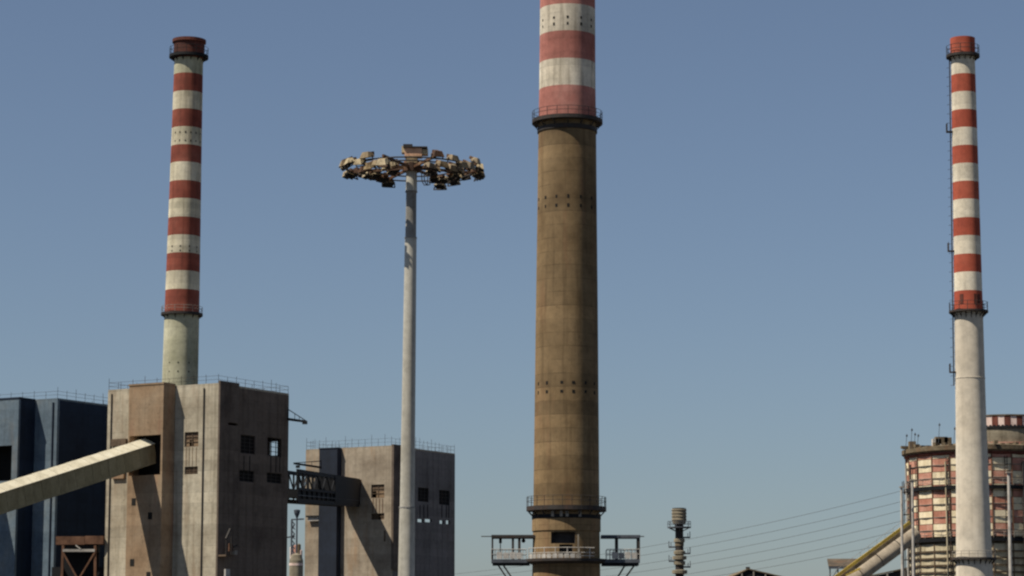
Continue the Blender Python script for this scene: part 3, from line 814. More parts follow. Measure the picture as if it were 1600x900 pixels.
# ------------------------------------------------------------------ truss bridge between the towers
A0 = at(449, 759, 468); E0 = on_plane(548, 770, D.P + NL * 1.2, NL)
slope = math.atan2(E0.z - A0.z, math.hypot(E0.x - A0.x, E0.y - A0.y))
zlev = 0.0; zA = A0.z
A0.z = E0.z = 0
dv = (E0 - A0); Lb = dv.length; yawb = math.atan2(dv.y, dv.x)
br = thing('truss_bridge', 'dark steel truss bridge joining the two concrete coal towers', 'bridge', (A0.x, A0.y, zA), yawb)
br.rotation_euler = (0, -slope, yawb)
hb = 43 * mpp(760, 505) ; zb0, zb1 = zlev - hb / 2, zlev + hb / 2
wb = 3.6
for yy in (-wb / 2, wb / 2):
    for z, h in ((zb0, .8), (zb1, .7), (zb0 + hb * .40, .5)):
        MB().beam((0, yy, z), (Lb, yy, z), .35, h).build('chord', M['steel_black'], br)
    n = 14
    for i in range(n + 1):
        x = Lb * i / n
        MB().beam((x, yy, zb0), (x, yy, zb1), .32).build('upright', M['steel_black'], br)
        if i < n:
            x2 = Lb * (i + 1) / n
            a, b = (zb0 + hb * .4, zb1) if i % 2 else (zb1, zb0 + hb * .4)
            MB().beam((x, yy, a), (x2, yy, b), .22).build('diagonal', M['steel_black'], br)
m = MB(); m.box((0, -wb / 2 + .2, zb0 + .6), (Lb, wb / 2 - .2, zb0 + hb * .38)); m.build('belt_housing', M['steel_black'], br)
MB().beam((0, -wb / 2 - .25, zb0 + 1.0), (Lb, -wb / 2 - .25, zb0 + 1.0), .1, .12).build('pipe_run', M['steel_blue'], br)
m = MB(); m.box((Lb * .55, -wb / 2 - .3, zb0 + .1), (Lb + .4, wb / 2 + .3, zb1 + .2)); m.build('end_house', M['steel_black'], br)
m = MB(); m.add([(Lb + .4, -wb / 2 - .5, zb1 + .2), (Lb + .4, wb / 2 + .5, zb1 + .2), (Lb + .4, wb / 2 + .5, zb0 + .2), (Lb + .4, -wb / 2 - .5, zb0 + .2),
        (Lb + 2.0, -wb / 2 - .5, zb1 + .3), (Lb + 2.0, wb / 2 + .5, zb1 + .3), (Lb + 2.0, wb / 2 + .5, zb0 + 2), (Lb + 2.0, -wb / 2 - .5, zb0 + 2)],
      [(0, 1, 2, 3), (4, 7, 6, 5), (0, 4, 5, 1), (1, 5, 6, 2), (2, 6, 7, 3), (3, 7, 4, 0)]); m.build('end_cowl', M['rust_beam'], br)

# ------------------------------------------------------------------ wall jibs
def jib(label, p, q, up):
    root = thing('wall_jib', label, 'jib crane', tuple(p), 0, 'wall mounted jib cranes')
    d = Vector(q) - Vector(p); u = Vector((0, 0, up))
    for yy in (-.5, .5):
        o = Vector((0, yy, 0))
        MB().beam(o, d + Vector((0, yy * .2, 0)), .22, .38).build('boom', M['steel_black'], root)
        MB().beam(o + u, d + Vector((0, yy * .2, .1)), .12).build('stay', M['steel_black'], root)
    MB().beam(Vector((0, -.6, -.3)), Vector((0, -.6, up + .2)), .2).build('mount', M['steel_black'], root)
    m = MB()
    for t in (.35, .6, .8):
        m.beam(d * t, u * (1 - t) + d * t, .09)
    m.build('lacing', M['steel_black'], root)
    m = MB(); c = d * .93; m.box((c.x - .5, -.35, c.z - .45), (c.x + .35, .35, c.z + .1)); m.build('hoist', M['steel_black'], root)
    return root
jib('small dark jib sticking out from the top of the pale tower', at(450.5, 655, 447.8), at(479, 659, 447.8), 1.7)
pj = at(502, 730.5, 555)
jib('small dark jib above the truss bridge on the second tower', pj, at(459, 724, 548), 1.4)

# ------------------------------------------------------------------ high mast
MY = 152
pt, pb_ = at(643.2, 262, MY), at(635, 890, MY)
lean = math.atan2(pt.x - pb_.x, pt.z - pb_.z)
mast = thing('high_mast', 'tall pale grey lighting mast crowned by a ring of weathered floodlights', 'light mast', (pb_.x - pb_.z * math.tan(lean), MY, 0))
mast.rotation_euler = (0, lean, 0)
def mz(py): return at(640, py, MY).z
def mr(py, hw_): return hw_ * mpp(py, MY)
def oct_(name, y0, y1, h0, h1, mat):
    m = MB(); m.lathe([(mr(y0, h0), mz(y0)), (mr(y1, h1), mz(y1))], 16, smooth=True, a0=R(11)); return m.build(name, mat, mast)
m = MB(); m.lathe([(mr(890, 12.6) * 1.12, 0), (mr(794, 12.2), mz(794))], 16, smooth=True, a0=R(11)); m.build('lower_pole', M['mast'], mast)
oct_('middle_pole', 793, 372, 11.6, 9.3, M['mast'])
oct_('upper_pole', 372, 300, 8.7, 8.2, M['mast_top'])
oct_('pole_head', 300, 252, 9.0, 8.4, M['mast'])
for y, h in ((793, 12.3), (372, 9.3), (300, 9.0)):
    z = mz(y); r = mr(y, h)
    MB().lathe([(r - .1, z - .03), (r + .02, z - .03), (r + .02, z + .05), (r - .1, z + .05)], 16, smooth=False).build('pole_joint', M['mast_top'], mast)
ZC = mz(262)
# ring frame and arms
for rr_, zo in ((3.9, .0), (2.6, .05)):
    m = MB(); n = 28
    for i in range(n):
        a, b = 2 * math.pi * i / n, 2 * math.pi * (i + 1) / n
        m.tube((rr_ * math.cos(a), rr_ * math.sin(a), ZC + zo - .1), (rr_ * math.cos(b), rr_ * math.sin(b), ZC + zo - .1), .045, n=6, caps=False)
    m.build('ring', M['steel_dark'], mast)
for i in range(8):
    a = R(22.5 + 45 * i); MB().beam((math.cos(a) * .3, math.sin(a) * .3, ZC), (math.cos(a) * 4.05, math.sin(a) * 4.05, ZC), .12, .16).build('arm', M['flood_rust'], mast)
m = MB(); m.lathe([(.0, ZC - .25), (.55, ZC - .25), (.55, ZC + .25), (.35, ZC + .55), (0, ZC + .55)], 14, smooth=False); m.build('hub', M['flood_rust'], mast)
# crown box
kz = mpp(235, MY)
m = MB(); m.box((-.42, -.5, ZC + .62), (.62, .35, ZC + 1.12)); cb = m.build('winch_box', M['winch'], mast)
m = MB(); m.box((-.5, -.62, ZC + 1.13), (.05, .45, ZC + 1.33)); m.box((.05, -.62, ZC + 1.13), (.95, .45, ZC + 1.2)); m.build('winch_lid', M['steel_dark'], cb)
MB().box((-.6, -.45, ZC + .85), (-.423, .2, ZC + 1.25)).build('side_plate', M['flood_pale'], cb); MB().box((.63, -.45, ZC + .75), (.98, .2, ZC + 1.05)).build('side_plate', M['flood_pale'], cb)
m = MB(); m.box((-.3, -.52, ZC + .2), (.35, -.1, ZC + .62)); m.build('winch_drum', M['flood'], cb)
# floodlights
def flood_mesh():
    """hood, glass rim and glass; local: +x outward, faces down and out"""
    hood = MB(); w0, w1 = .40, .25
    v = [(-.30, -w0, -.12), (.34, -w0, -.12), (.34, w0, -.12), (-.30, w0, -.12),
         (-.20, -w1, .20), (.12, -w1, .24), (.12, w1, .24), (-.20, w1, .20)]
    hood.add(v, [(0, 3, 2, 1), (4, 5, 6, 7), (0, 1, 5, 4), (1, 2, 6, 5), (2, 3, 7, 6), (3, 0, 4, 7)])
    gear = MB(); gear.box((-.52, -.2, -.02), (-.21, .2, .2))
    glass = MB(); glass.box((-.27, -w0 + .04, -.16), (.31, w0 - .04, -.121))
    brk = MB(); brk.beam((-.02, -.44, 0), (-.02, -.44, -.34), .06); brk.beam((-.02, .44, 0), (-.02, .44, -.34), .06); brk.beam((-.02, -.44, -.34), (-.02, .44, -.34), .06)
    return hood, gear, glass, brk
hm, gm, lm_, bm_ = flood_mesh()
def tmp(m, n, mt): 
    o = m.build(n, mt); me = o.data; bpy.data.objects.remove(o); return me
meshes = {}
for key in ('flood', 'flood_pale', 'flood_rust'):
    hm2 = MB(); hm2.v, hm2.f, hm2.sm = hm.v, hm.f, hm.sm
    meshes[key] = tmp(hm2, 'floodlight', M[key])
gme = tmp(gm, 'control_gear', M['flood_rust']); lme = tmp(lm_, 'lens', M['steel_black']); bme = tmp(bm_, 'bracket', M['steel_dark'])
def put(name, me, parent, loc=(0, 0, 0), rot=(0, 0, 0), sc=1.0):
    o = bpy.data.objects.new(name, me); C.objects.link(o); o.parent = parent; o.location = loc; o.rotation_euler = rot; o.scale = (sc,) * 3; return o
rnd = random.Random(3)
spots = []
for wing in (0, 180):
    for t in range(-66, 67, 12):
        spots.append((wing + t, 4.15, rnd.choice((.06, -.3))))
    for t in range(-56, 57, 14):
        spots.append((wing + t + 5, 2.95, -.2))
spots += [(wing + t, 1.55, .05) for wing in (0, 180) for t in (-40, 0, 38)]
for i, (a, rad, dz) in enumerate(spots):
    a = a + rnd.uniform(-3, 3); ca, sa_ = math.cos(R(a)), math.sin(R(a))
    key = rnd.choice(('flood', 'flood_pale', 'flood', 'flood_rust', 'flood_pale'))
    h = put('floodlight', meshes[key], mast, (ca * rad, sa_ * rad, ZC + dz + rnd.uniform(-.12, .12)), (rnd.uniform(-.06, .06), R(rnd.uniform(14, 30)), R(a + rnd.uniform(-8, 8))), rnd.uniform(.78, .95))
    put('control_gear', gme, h); put('lens', lme, h); put('bracket', bme, h)
m = MB()
for x0, dx in ((.6, .9), (.75, 1.05)):
    pts = [Vector((x0, -.4, ZC - .3)), Vector((x0 + .05, -.4, ZC - .9)), Vector((x0 + .2, -.4, ZC - 1.15)), Vector((x0 + .38, -.4, ZC - 1.1)), Vector((x0 + .4, -.4, ZC - .4))]
    for p, q in zip(pts, pts[1:]): m.tube(p, q, .03, n=5)
m.build('hanging_cable', M['steel_dark'], mast)

# ------------------------------------------------------------------ small stepped vent stack
VY = 620
vk = mpp(850, VY)
vx = at(1061.5, 850, VY).x
vst = thing('vent_stack', 'thin brown vent stack with pale drum top standing alone left of the shed', 'vent stack', (vx, VY, 0))
def vz(py): return at(1060, py, VY).z
MB().lathe([(0, vz(794) ), (11.2 * vk, vz(794)), ], 24, smooth=False).build('drum_lid', M['steel_dark'], vst)
m = MB(); m.lathe([(9.5 * vk, vz(819)), (11.2 * vk, vz(814)), (11.2 * vk, vz(795))], 24); m.build('drum', M['beige'], vst)
for py in (798, 803, 808, 813):
    MB().lathe([(11.3 * vk, vz(py)), (11.9 * vk, vz(py) + .05), (11.9 * vk, vz(py) + .2), (11.3 * vk, vz(py) + .25)], 24, smooth=False).build('drum_hoop', M['beige'], vst)
m = MB(); m.lathe([(7.2 * vk, 0), (6.2 * vk, vz(819))], 20); m.build('stem', M['steel_dark'], vst)
ring_platform(vst, vz(825), 6 * vk, 18.5 * vk, .25, 1.3, 10, 6, .8, rp=.06, mat=M['steel_blue'])
for py, h in ((845, 8.5), (851, 7), (864, 9), (872, 11), (880, 9), (894, 12)):
    m = MB(); m.lathe([(6 * vk, vz(py) - .5), (h * vk, vz(py) - .3), (h * vk, vz(py) + .45), (6 * vk, vz(py) + .6)], 20, smooth=False); m.build('flange', M['beige'] if h > 8 else M['roof_brown'], vst)
for py, s_ in ((841, 1), (866, 1), (887, 1), (856, -1), (878, -1)):
    m = MB(); e = s_ * 16.5 * vk; b0 = s_ * 6 * vk
    m.box((min(b0, e), -.5, vz(py)), (max(b0, e), .5, vz(py) + .35)); m.tube((e, -.4, vz(py)), (e, -.4, vz(py) + 1.6), .1, n=5); m.tube((e * .8, -.4, vz(py)), (e * .8, -.4, vz(py) + 1.2), .08, n=5)
    m.build('side_landing', M['steel_blue'], vst)

# ------------------------------------------------------------------ checkered furnace tank
TY = 560
tk = mpp(790, TY)
TR = 111 * tk
tx = at(1530, 790, TY).x
tank = thing('gas_tank', 'round tank clad in red and cream checkered sheets behind the right chimney', 'tank', (tx, TY, 0))
def tz(py): return at(1530, py, TY - TR).z
FA = R(16.4); A00 = math.atan2(-TY, -tx) + R(10.4)           # a facet seam at +10.4 degrees from the camera direction
def facet_sheet(a, b, z0, z1, r, th, name, mat, parent, joined=None):
    m = joined or MB()
    pin = [(r * math.cos(t), r * math.sin(t)) for t in (a, b)]
    po = [((r + th) * math.cos(t), (r + th) * math.sin(t)) for t in (a, b)]
    v = [(*pin[0], z0), (*pin[1], z0), (*pin[1], z1), (*pin[0], z1), (*po[0], z0), (*po[1], z0), (*po[1], z1), (*po[0], z1)]
    m.add(v, [(4, 5, 6, 7), (3, 2, 1, 0), (0, 1, 5, 4), (1, 2, 6, 5), (2, 3, 7, 6), (3, 0, 4, 7)])
    return m if joined else m.build(name, mat, parent)
MB().lathe([(TR - .5, 0), (TR - .5, tz(700))], 44, smooth=False).build('tank_wall', M['roof_brown'], tank)
rows = [694, 714.5, 735, 755.5, 776, 796.5, 817, 837.5]
rnd = random.Random(11)
rest_r, rest_c = MB(), MB()
for f in range(-11, 11):
    a = A00 + f * FA; b = a + FA * .985
    mid = (a + b) / 2; front = math.sin(mid - math.atan2(-TY, -tx) - math.pi / 2) < .12
    a += R(.12)
    for j in range(7):
        red = (f + j) % 2 == 0      # facet -3 (x 1458-1484): cream, red, cream ...
        y0, y1 = rows[j], rows[j + 1]
        for h in range(2):
            za, zb = tz(y0 + (y1 - y0) * (h + 1) / 2) + .06, tz(y0 + (y1 - y0) * h / 2) - .06
            th = .14 + rnd.uniform(0, .12) + (.08 if h == 0 else 0)
            mt = M['sheet_red'] if red else M['sheet_cream']
            if front: facet_sheet(a, b, za, zb, TR - .15, th, 'red_sheet' if red else 'cream_sheet', mt, tank)
            else: facet_sheet(a, b, za, zb, TR - .15, th, '', None, None, rest_r if red else rest_c)
    for j in range(6):
        y0 = 849 + j * 11; za, zb = tz(y0 + 11) + .12, tz(y0)
        if front: facet_sheet(a, b, za, zb, TR - .4, .2 + rnd.uniform(0, .1), 'cladding_sheet', M['sheet_grey'], tank)
for mb_, mt in ((rest_r, M['sheet_red']), (rest_c, M['sheet_cream'])):
    o = mb_.build('rear_cladding', mt, tank); o['kind'] = 'stuff'
for f in range(-10, 11):
    a = A00 + f * FA - R(.08)
    if abs((a - math.atan2(-TY, -tx) + math.pi) % (2 * math.pi) - math.pi) < R(97):
        q = TR + .12
        MB().beam((q * math.cos(a), q * math.sin(a), tz(838)), (q * math.cos(a), q * math.sin(a), tz(706)), .26).build('seam_rail', M['rust_beam'], tank)
        q = TR - .05
        MB().beam((q * math.cos(a), q * math.sin(a), 0), (q * math.cos(a), q * math.sin(a), tz(846)), .2).build('seam_rail', M['louvre'], tank)
# ring walkways
def tank_ring(py0, py1, out, mat, rails=True, name='walkway'):
    z0, z1 = tz(py1), tz(py0)
    m = MB(); m.lathe([(TR - .2, z0), (TR + out * .8, z0), (TR + out, z1), (TR - .2, z1)], 44, smooth=False); p = m.build(name, mat, tank)
    if rails:
        m = MB(); n = 44; ro = TR + out - .1
        for i in range(n):
            a, b = 2 * math.pi * i / n, 2 * math.pi * (i + 1) / n
            P0, P1 = Vector((ro * math.cos(a), ro * math.sin(a), z1)), Vector((ro * math.cos(b), ro * math.sin(b), z1))
            m.tube(P0, P0 + Vector((0, 0, 1.3)), .05, n=4)
            for h in (.7, 1.3): m.tube(P0 + Vector((0, 0, h)), P1 + Vector((0, 0, h)), .04, n=4, caps=False)
        m.build('railing', M['railing'], p)
    return p
tank_ring(757.5, 763.5, .75, M['steel_black'])
tank_ring(839.5, 845, .5, M['steel_black'])
for y_ in (704, 724.5, 745, 786, 806.5, 827):
    m = MB(); zz_ = tz(y_); m.lathe([(TR + .02, zz_ - .06), (TR + .17, zz_ - .06), (TR + .17, zz_ + .06), (TR + .02, zz_ + .06)], 44, smooth=False); m.build('handrail', M['railing'], tank)
for py in (861, 872, 883, 894): tank_ring(py - .8, py + .6, .12, M['louvre'], False, 'rib')
z0 = tz(706)
m = MB(); m.lathe([(TR - .4, z0 - .4), (TR + 1.0, z0 + .6), (TR + 1.0, z0 + 1.5), (TR - 1.5, z0 + 1.9), (TR * .5, z0 + 2.6), (0, z0 + 2.9)], 44, smooth=False)
m.build('roof', M['roof_brown'], tank)
m = MB(); m.lathe([(TR - .1, z0 - .5), (TR + .5, z0 - .1), (TR + .5, z0 + .4)], 44, smooth=False); m.build('eave_trim', M['cap'], tank)
# ribs of rubble on the roof edge, vents
rnd = random.Random(5)
for i in range(26):
    a = R(-90 - 88 + i * 7.0); rr_ = TR + rnd.uniform(-1.5, .8); h = rnd.uniform(.1, .7)
    m = MB(); m.box((-.5, -.4, 0), (.5 + rnd.uniform(0, .8), .4, h)); o = m.build('roof_vent', M['roof_brown'], tank, (rr_ * math.cos(a), rr_ * math.sin(a), z0 + 1.72)); o.rotation_euler = (0, 0, a)
for px, y0, y1 in ((1423, 669, 690), (1428, 676, 690), (1433, 678, 690), (1466, 661, 686), (1490, 667, 686), (1415, 678, 690)):
    p = at(px, y1, TY - 6) - Vector((tx, TY, 0)); q = at(px + 2, y0, TY - 6) - Vector((tx, TY, 0))
    m = MB(); m.tube(p - Vector((0, 0, 1.5)), q, .06, n=5); m.box((q.x - .2, q.y - .1, q.z - .6), (q.x + .16, q.y + .1, q.z - .2)); m.build('aerial', M['steel_blue'], tank)
# crest of roof machinery
for px, py, w_ in ((1463, 686, 1.8), (1470, 683, 2.6), (1480, 684, 1.6), (1425, 690, 1.4)):
    p = at(px, py, TY - 4) - Vector((tx, TY, 0))
    m = MB(); m.box((p.x - w_ / 2, p.y - 1, p.z - 1.6), (p.x + w_ / 2, p.y + 1, p.z)); m.build('roof_machine', M['roof_brown'] if px != 1463 else M['steel_pale'], tank)
# ladders and pipes on the tank
for aoff in (-56.5, -24, 21.5):
    a = math.atan2(-TY, -tx) + R(aoff); q = TR + .35; t_ = Vector((-math.sin(a), math.cos(a), 0)); c_ = Vector((q * math.cos(a), q * math.sin(a), 0))
    m = MB()
    for s_ in (-.3, .3): m.beam(c_ + t_ * s_, c_ + t_ * s_ + Vector((0, 0, tz(712))), .13)
    zz = 20.0
    while zz < tz(712): m.beam(c_ - t_ * .3 + Vector((0, 0, zz)), c_ + t_ * .3 + Vector((0, 0, zz)), .08); zz += .7
    m.build('ladder', M['steel_dark'], tank)
for aoff, mt, r_ in ((-76, 'steel_pale', .22), (-65, 'steel_dark', .2), (36, 'steel_dark', .3), (-25.5, 'sheet_grey', .16)):
    a = math.atan2(-TY, -tx) + R(aoff); q = TR + .5
    MB().tube((q * math.cos(a), q * math.sin(a), 0), (q * math.cos(a), q * math.sin(a), tz(720)), r_).build('downpipe', M[mt], tank)

# ------------------------------------------------------------------ striped tank behind
SY = 640
sk = mpp(680, SY)
sx = at(1568, 680, SY).x
st = thing('gas_tank', 'rear tank with beige wall and crown of vertical red and white stripes', 'tank', (sx, SY, 0))
R1 = 60 * sk; R2 = 66 * sk; R3 = 70 * sk
def sz(py, r): return at(1568, py, SY - r).z
MB().lathe([(R2, 0), (R2, sz(667, R2)), (R1 - .2, sz(667, R2)), (R1 - .2, sz(648.5, R1)), (0, sz(645, R1))], 48).build('tank_wall', M['beige'], st)
n = 40
for i in range(n):
    a, b = 2 * math.pi * i / n, 2 * math.pi * (i + .97) / n
    facet_sheet(a, b, sz(665, R1), sz(649, R1), R1 - .1, .2 + .06 * (i % 2), 'red_stripe' if i % 2 else 'white_stripe', M['cap'] if i % 2 else M['sheet_pink'], st)
for y0, y1, r, mt in ((665, 668, R2 + .3, 'steel_black'), (690, 695, R3, 'sheet_red'), (647, 649, R1 + .3, 'roof_brown')):
    z0_, z1_ = sz(y1, r), sz(y0, r)
    MB().lathe([(R1, z0_), (r, z0_), (r, z1_), (R1, z1_)], 48, smooth=False).build('band', M[mt], st)
m = MB()
for i in range(60):
    a = 2 * math.pi * i / 60; m.beam((R1 * math.cos(a), R1 * math.sin(a), sz(668, R2) - .1), (R1 * math.cos(a), R1 * math.sin(a), sz(663.5, R1)), .5)
m.build('cornice_teeth', M['steel_black'], st)

# ------------------------------------------------------------------ slender poles in front of the tank
def pole(label, x0, y0, x1, y1, Y, w_, mat='steel_pale'):
    p, q = at(x0, y0, Y), at(x1, y1, Y); d = q - p
    base = p - d * (p.z / d.z)
    root = thing('steel_pole', label, 'pole', tuple(base), 0, 'slender pale poles before the checkered tank')
    top = q - base
    r = w_ / 2 * mpp(800, Y)
    MB().tube((0, 0, 0), top, r * 1.15, r * .9, 12).build('pole_shaft', M[mat], root)
    m = MB(); m.box((top.x - r * 1.5, -r * 1.5, top.z), (top.x + r * 1.5, r * 1.5, top.z + .25)); m.build('pole_cap', M['railing'], root)
    return root
pole('outermost left slender pole clear of the checkered tank edge', 1410, 898, 1408.5, 762, 500, 4.2)
pole('slender pole at the left edge of the checkered tank', 1427.5, 898, 1425.5, 751, 502, 4.4)
pole('slender pole to the right of the pale chimney before the tank', 1579, 898, 1576, 739, 505, 5.2)

# steel access tower between first two poles
at_root = thing('stair_tower', 'narrow dark stair lattice squeezed between the two left poles', 'stair tower', (at(1417.5, 850, 540).x, 540, 0))
kk = mpp(850, 540); hh_ = at(1417, 752, 540).z
for x in (-4.5, 4.5):
    for yy in (-1, 1): MB().beam((x * kk, yy, 0), (x * kk, yy, hh_), .14).build('leg', M['steel_dark'], at_root)
for i in range(16):
    za, zb = hh_ * i / 16, hh_ * (i + 1) / 16
    MB().beam((-4.5 * kk, -1, za), (4.5 * kk, -1, zb if i % 2 else zb), .09).build('brace', M['railing'], at_root)
    if i % 2: m = MB(); m.box((-5.2 * kk, -1.2, za), (5.2 * kk, 1.2, za + .12)); m.build('landing', M['steel_dark'], at_root)

# ------------------------------------------------------------------ yellow railed pipe conveyor
YY = 530
P0 = at(1320, 915, YY); P1 = at(1427, 836, 535)
dq = (P1 - P0); dq = dq.normalized()
P0 = P0 - dq * (P0.z / dq.z) * .98
pc = thing('pipe_conveyor', 'dusty pipe conveyor with yellow walkway rising to the checkered tank', 'conveyor', tuple(P0))
e = P1 - P0 + dq * 1.0
rp_ = 11.5 * mpp(860, YY)
ns = int(e.length / 5.2)
for i in range(ns):
    a, b = e * (i / ns), e * ((i + 1) / ns - .004)
    MB().tube(a, b, rp_ + (.03 if i % 2 else 0), n=24).build('pipe_section', M['pipe'], pc)
upn = Vector((-dq.z, 0, dq.x)).normalized()
o_ = upn * (rp_ + .35) + Vector((0, -.5, 0))
MB().beam(o_, e + o_, .5, .7).build('walkway', M['roof_brown'], pc)
MB().beam(o_ + upn * .7, e + o_ + upn * .7, .3, .6).build('walkway_kerb', M['yellow'], pc)
m = MB(); o2 = o_ + upn * .9
n = int(e.length / 2.2)
for i in range(n + 1): m.tube(o2 + e * i / n, o2 + e * i / n + Vector((0, 0, 1.1)), .03, n=4)
m.tube(o2 + Vector((0, 0, 1.1)), o2 + e + Vector((0, 0, 1.1)), .035, n=4)
m.build('railing', M['railing'], pc)
# yellow landing at its foot
p = at(1346, 893, YY - 1)
m = MB(); a_, b_ = at(1322, 899, YY - 2) - P0, at(1344, 888, YY - 2) - P0
m.beam(a_, b_, .6, .35); m.build('yellow_landing', M['yellow'], pc)

# ------------------------------------------------------------------ canopy left of it
KY = 545; kk = mpp(880, KY)
x0, x1 = at(1292, 885, KY).x, at(1345, 885, KY).x
cz = at(1300, 885, KY).z
ca_ = thing('canopy', 'flat brown roofed canopy on thin lattice posts beside the pipe conveyor', 'canopy', ((x0 + x1) / 2, KY, 0))
w2_ = (x1 - x0) / 2
m = MB(); v = [(-w2_, -3, cz - .35), (w2_, -3, cz - .35), (w2_ + .9, 9, cz + 1.6), (-w2_ + 1.2, 9, cz + 1.6)]
v += [(a, b, c + .35) for a, b, c in v]
m.add(v, [(3, 2, 1, 0), (4, 5, 6, 7), (0, 1, 5, 4), (1, 2, 6, 5), (2, 3, 7, 6), (3, 0, 4, 7)]); m.build('roof', M['rust_roof'], ca_)
m = MB(); m.beam((-w2_, -3.05, cz - .35), (w2_, -3.05, cz - .35), .3, .5); m.build('fascia', M['steel_blue'], ca_)
for x in (-w2_ + .3, -w2_ * .45, w2_ * .2, w2_ * .8):
    MB().beam((x, -2.8, 0), (x, -2.8, cz - .4), .25).build('post', M['steel_blue'], ca_)
for i in range(3):
    xa_ = -w2_ + .3 + i * w2_ * .6
    MB().beam((xa_, -2.8, cz - 3), (xa_ + w2_ * .5, -2.8, cz - .5), .14).build('brace', M['steel_blue'], ca_)

def gable(name, label, xl_, xr2, xpk, ypk, yb, Y, depth, mats, posts=5):
    r_ = thing(name, label, 'shed', (at(xpk, ypk, Y).x, Y, 0))
    X0, X1 = at(xl_, yb, Y).x - r_.location.x, at(xr2, yb, Y).x - r_.location.x
    zp, ze = at(xpk, ypk, Y).z, at(xpk, yb, Y).z
    for a, b, nm in ((X0, 0, 'l'), (0, X1, 'r')):
        nn = 6
        for i in range(nn):
            ya, yb_ = depth * i / nn, depth * (i + .98) / nn
            za, zb = (ze, zp) if nm == 'l' else (zp, ze)
            v = [(a, ya, za), (b, ya, zb), (b, yb_, zb), (a, yb_, za)]
            v += [(p[0], p[1], p[2] - .3) for p in v]
            m = MB(); m.add(v, [(0, 1, 2, 3), (7, 6, 5, 4), (4, 5, 1, 0), (5, 6, 2, 1), (6, 7, 3, 2), (7, 4, 0, 3)]); m.build('roof_sheet', mats[0], r_)
    m = MB(); m.add([(X0 + .5, .4, 0), (X1 - .5, .4, 0), (X1 - .5, .4, ze - .2), (0, .4, zp - .4), (X0 + .5, .4, ze - .2),
                     (X0 + .5, depth - .4, 0), (X1 - .5, depth - .4, 0), (X1 - .5, depth - .4, ze - .2), (0, depth - .4, zp - .4), (X0 + .5, depth - .4, ze - .2)],
                    [(0, 1, 2, 3, 4), (9, 8, 7, 6, 5), (1, 6, 7, 2), (5, 0, 4, 9)]); m.build('wall', mats[1], r_)
    for i in range(posts):
        x = X0 + .5 + (X1 - X0 - 1) * i / (posts - 1); zt_ = ze + (zp - ze) * (1 - abs(x) / (abs(X0) if x < 0 else X1)) - .5
        MB().beam((x, .2, 0), (x, .2, zt_), .35).build('gable_post', M['railing'], r_)
    m = MB(); m.box((-.5, .3, zp - .1), (.5, 1.9, zp + .4)); m.build('ridge_vent', M['steel_dark'], r_)
    return r_
gable('shed', 'low brown gabled shed roof between vent stack and canopy', 1138, 1236, 1169, 888, 903.5, 700, 60, (M['roof_brown'], M['steel_black']), 6)
lr = gable('shed', 'dark low shed roof under the pipe conveyor beside the poles', 1330, 1470, 1425, 885, 905, 600, 30, (M['roof_brown'], M['steel_dark']), 6)

# ------------------------------------------------------------------ distant plant seen between the two coal towers
FY2 = 950
fk = mpp(850, FY2)
fl = thing('flare_stack', 'distant grey lattice flare stack seen in the gap under the bridge', 'flare stack', (at(463.5, 850, FY2).x, FY2, 0))
def fz(py): return at(463, py, FY2).z
MB().tube((0, 0, 0), (0, 0, fz(806)), 1.6 * fk, 1.3 * fk, 10).build('stack_pipe', M['steel_blue'], fl)
MB().lathe([(1.5 * fk, fz(809)), (4.5 * fk, fz(802)), (5.2 * fk, fz(797)), (0, fz(795.5))], 16, smooth=False).build('flare_tip', M['steel_blue'], fl)
for i in range(7):
    za, zb = fz(865 - i * 7.5), fz(865 - (i + 1) * 7.5); s_ = 1 if i % 2 else -1
    MB().beam((-8 * fk, 0, za), (-4 * fk if i % 2 else -8 * fk, 0, zb), .5).build('lattice', M['steel_blue'], fl)
    MB().beam((-3 * fk, 0, za), (-9 * fk, 0, zb), .4).build('lattice', M['steel_blue'], fl)
MB().beam((-8 * fk, 0, 0), (-8 * fk, 0, fz(815)), .6).build('lattice', M['steel_blue'], fl)
MB().beam((-9 * fk, 0, fz(812)), (11 * fk, 0, fz(811)), .5).build('crossarm', M['steel_blue'], fl)
MB().beam((-17 * fk, 0, fz(840)), (-3 * fk, 0, fz(838)), .5).build('crossarm', M['steel_blue'], fl)
wt = thing('storage_tank', 'distant white domed storage tank low between the coal towers', 'tank', (at(463, 870, 930).x, 930, 0))
kk = mpp(870, 930) * .72
m = MB(); m.lathe([(15 * kk, 0), (15 * kk, at(463, 876, 930).z), (11 * kk, at(463, 867, 930).z), (0, at(463, 864, 930).z)], 28); m.build('tank_shell', M['beige'], wt)
m = MB(); m.lathe([(15.3 * kk, at(463, 884, 930).z), (15.3 * kk, at(463, 880, 930).z)], 28); m.build('tank_band', M['sheet_pink'], wt)
pu = thing('process_unit', 'distant pinkish red process vessels behind the white tank', 'plant unit', (at(462, 860, 980).x, 980, 0))
kk = mpp(860, 980)
for dx, y_, w_, mt in ((-6, 853, 3, 'sheet_pink'), (0, 851, 3.2, 'sheet_red'), (5, 849, 3, 'roof_brown'), (8, 858, 2.5, 'sheet_pink')):
    m = MB(); m.lathe([(w_ * kk, 0), (w_ * kk, at(460, y_ + 2, 980).z), (0, at(460, y_, 980).z)], 12); m.build('vessel', M[mt], pu, (dx * kk, 0, 0))

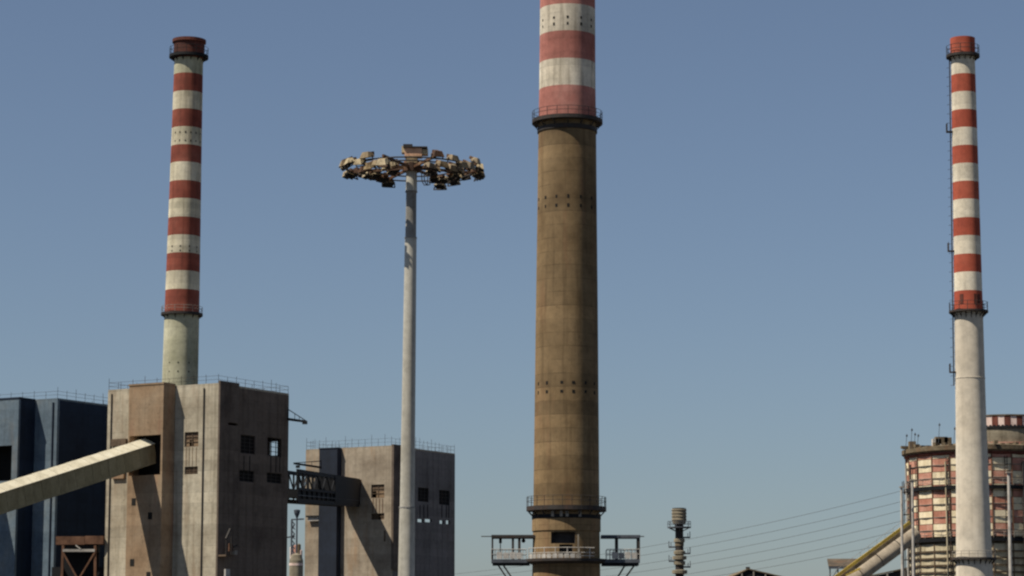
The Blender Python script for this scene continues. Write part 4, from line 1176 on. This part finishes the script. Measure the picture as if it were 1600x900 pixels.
# ------------------------------------------------------------------ power lines
import_pts = [
    [(745, 893), (1000, 856.5), (1082, 841), (1399, 769.5)],
    [(745, 901), (1008, 866.5), (1082, 855), (1399, 786)],
    [(745, 911), (1008, 881), (1088, 867.5), (1399, 800)],
    [(745, 921), (1000, 894), (1088, 879.5), (1401, 816)],
    [(745, 935), (1000, 908), (1088, 895), (1385, 834)],
    [(745, 944), (1000, 918), (1203, 885), (1371, 853.5)],
]
def quadfit(pts):
    import numpy as np
    x = np.array([p[0] for p in pts], float); y = np.array([p[1] for p in pts], float)
    return np.polyfit((x - 1000) / 500, y, 2)
LP0, LP1 = at(700, 890, 900), at(1432, 800, 640)
tops = [[], []]
for i, pts in enumerate(import_pts):
    cf = quadfit(pts); n = 26; path = []
    for j in range(n + 1):
        t = j / n
        X = LP0.x + (LP1.x - LP0.x) * t; Yd = LP0.y + (LP1.y - LP0.y) * t
        px = 800 + X / Yd * FPX / cp * 1.0
        # iterate: true screen x depends on height slightly
        for _ in range(4):
            py = cf[0] * ((px - 1000) / 500) ** 2 + cf[1] * (px - 1000) / 500 + cf[2]
            q = at(px, py, Yd); px += (X - q.x) / mpp(py, Yd)
        path.append(q + Vector((0, (i % 3 - 1) * 0, 0)))
    m = MB()
    for p, q in zip(path, path[1:]): m.tube(p, q, .052, n=4, caps=False)
    names = ['highest', 'second highest', 'third', 'fourth', 'fifth', 'lowest']
    o = m.build('power_line', M['cable']); tag(o, names[i] + ' of six thin power lines sloping up to the checkered tank', 'power line', 'power lines')
    tops[0].append(path[0]); tops[1].append(path[-1])
def pylon(label, pts, Y):
    x = sum(p.x for p in pts) / len(pts); zt_ = max(p.z for p in pts) + 1.5
    r_ = thing('pylon', label, 'pylon', (x, Y, 0), 0, 'lattice pylons')
    for sx_ in (-1, 1):
        for sy in (-1, 1): MB().beam((sx_ * 2.2, sy * 2.2, 0), (sx_ * .5, sy * .5, zt_), .25).build('leg', M['steel_blue'], r_)
    nb = 8
    for k2 in range(nb):
        za, zb = zt_ * k2 / nb, zt_ * (k2 + 1) / nb; wa_, wb_ = 2.2 - 1.7 * k2 / nb, 2.2 - 1.7 * (k2 + 1) / nb
        for yy in (-1, 1):
            MB().beam((-wa_, yy * wa_, za), (wb_, yy * wb_, zb), .12).build('brace', M['steel_blue'], r_)
    for p in pts: MB().beam((-2.2, 0, p.z + .1), (2.2, 0, p.z + .1), .2).build('crossarm', M['steel_blue'], r_)
pylon('lattice pylon hidden behind the second coal tower', tops[0], LP0.y)
pylon('lattice pylon hidden behind the checkered tank', tops[1], LP1.y)
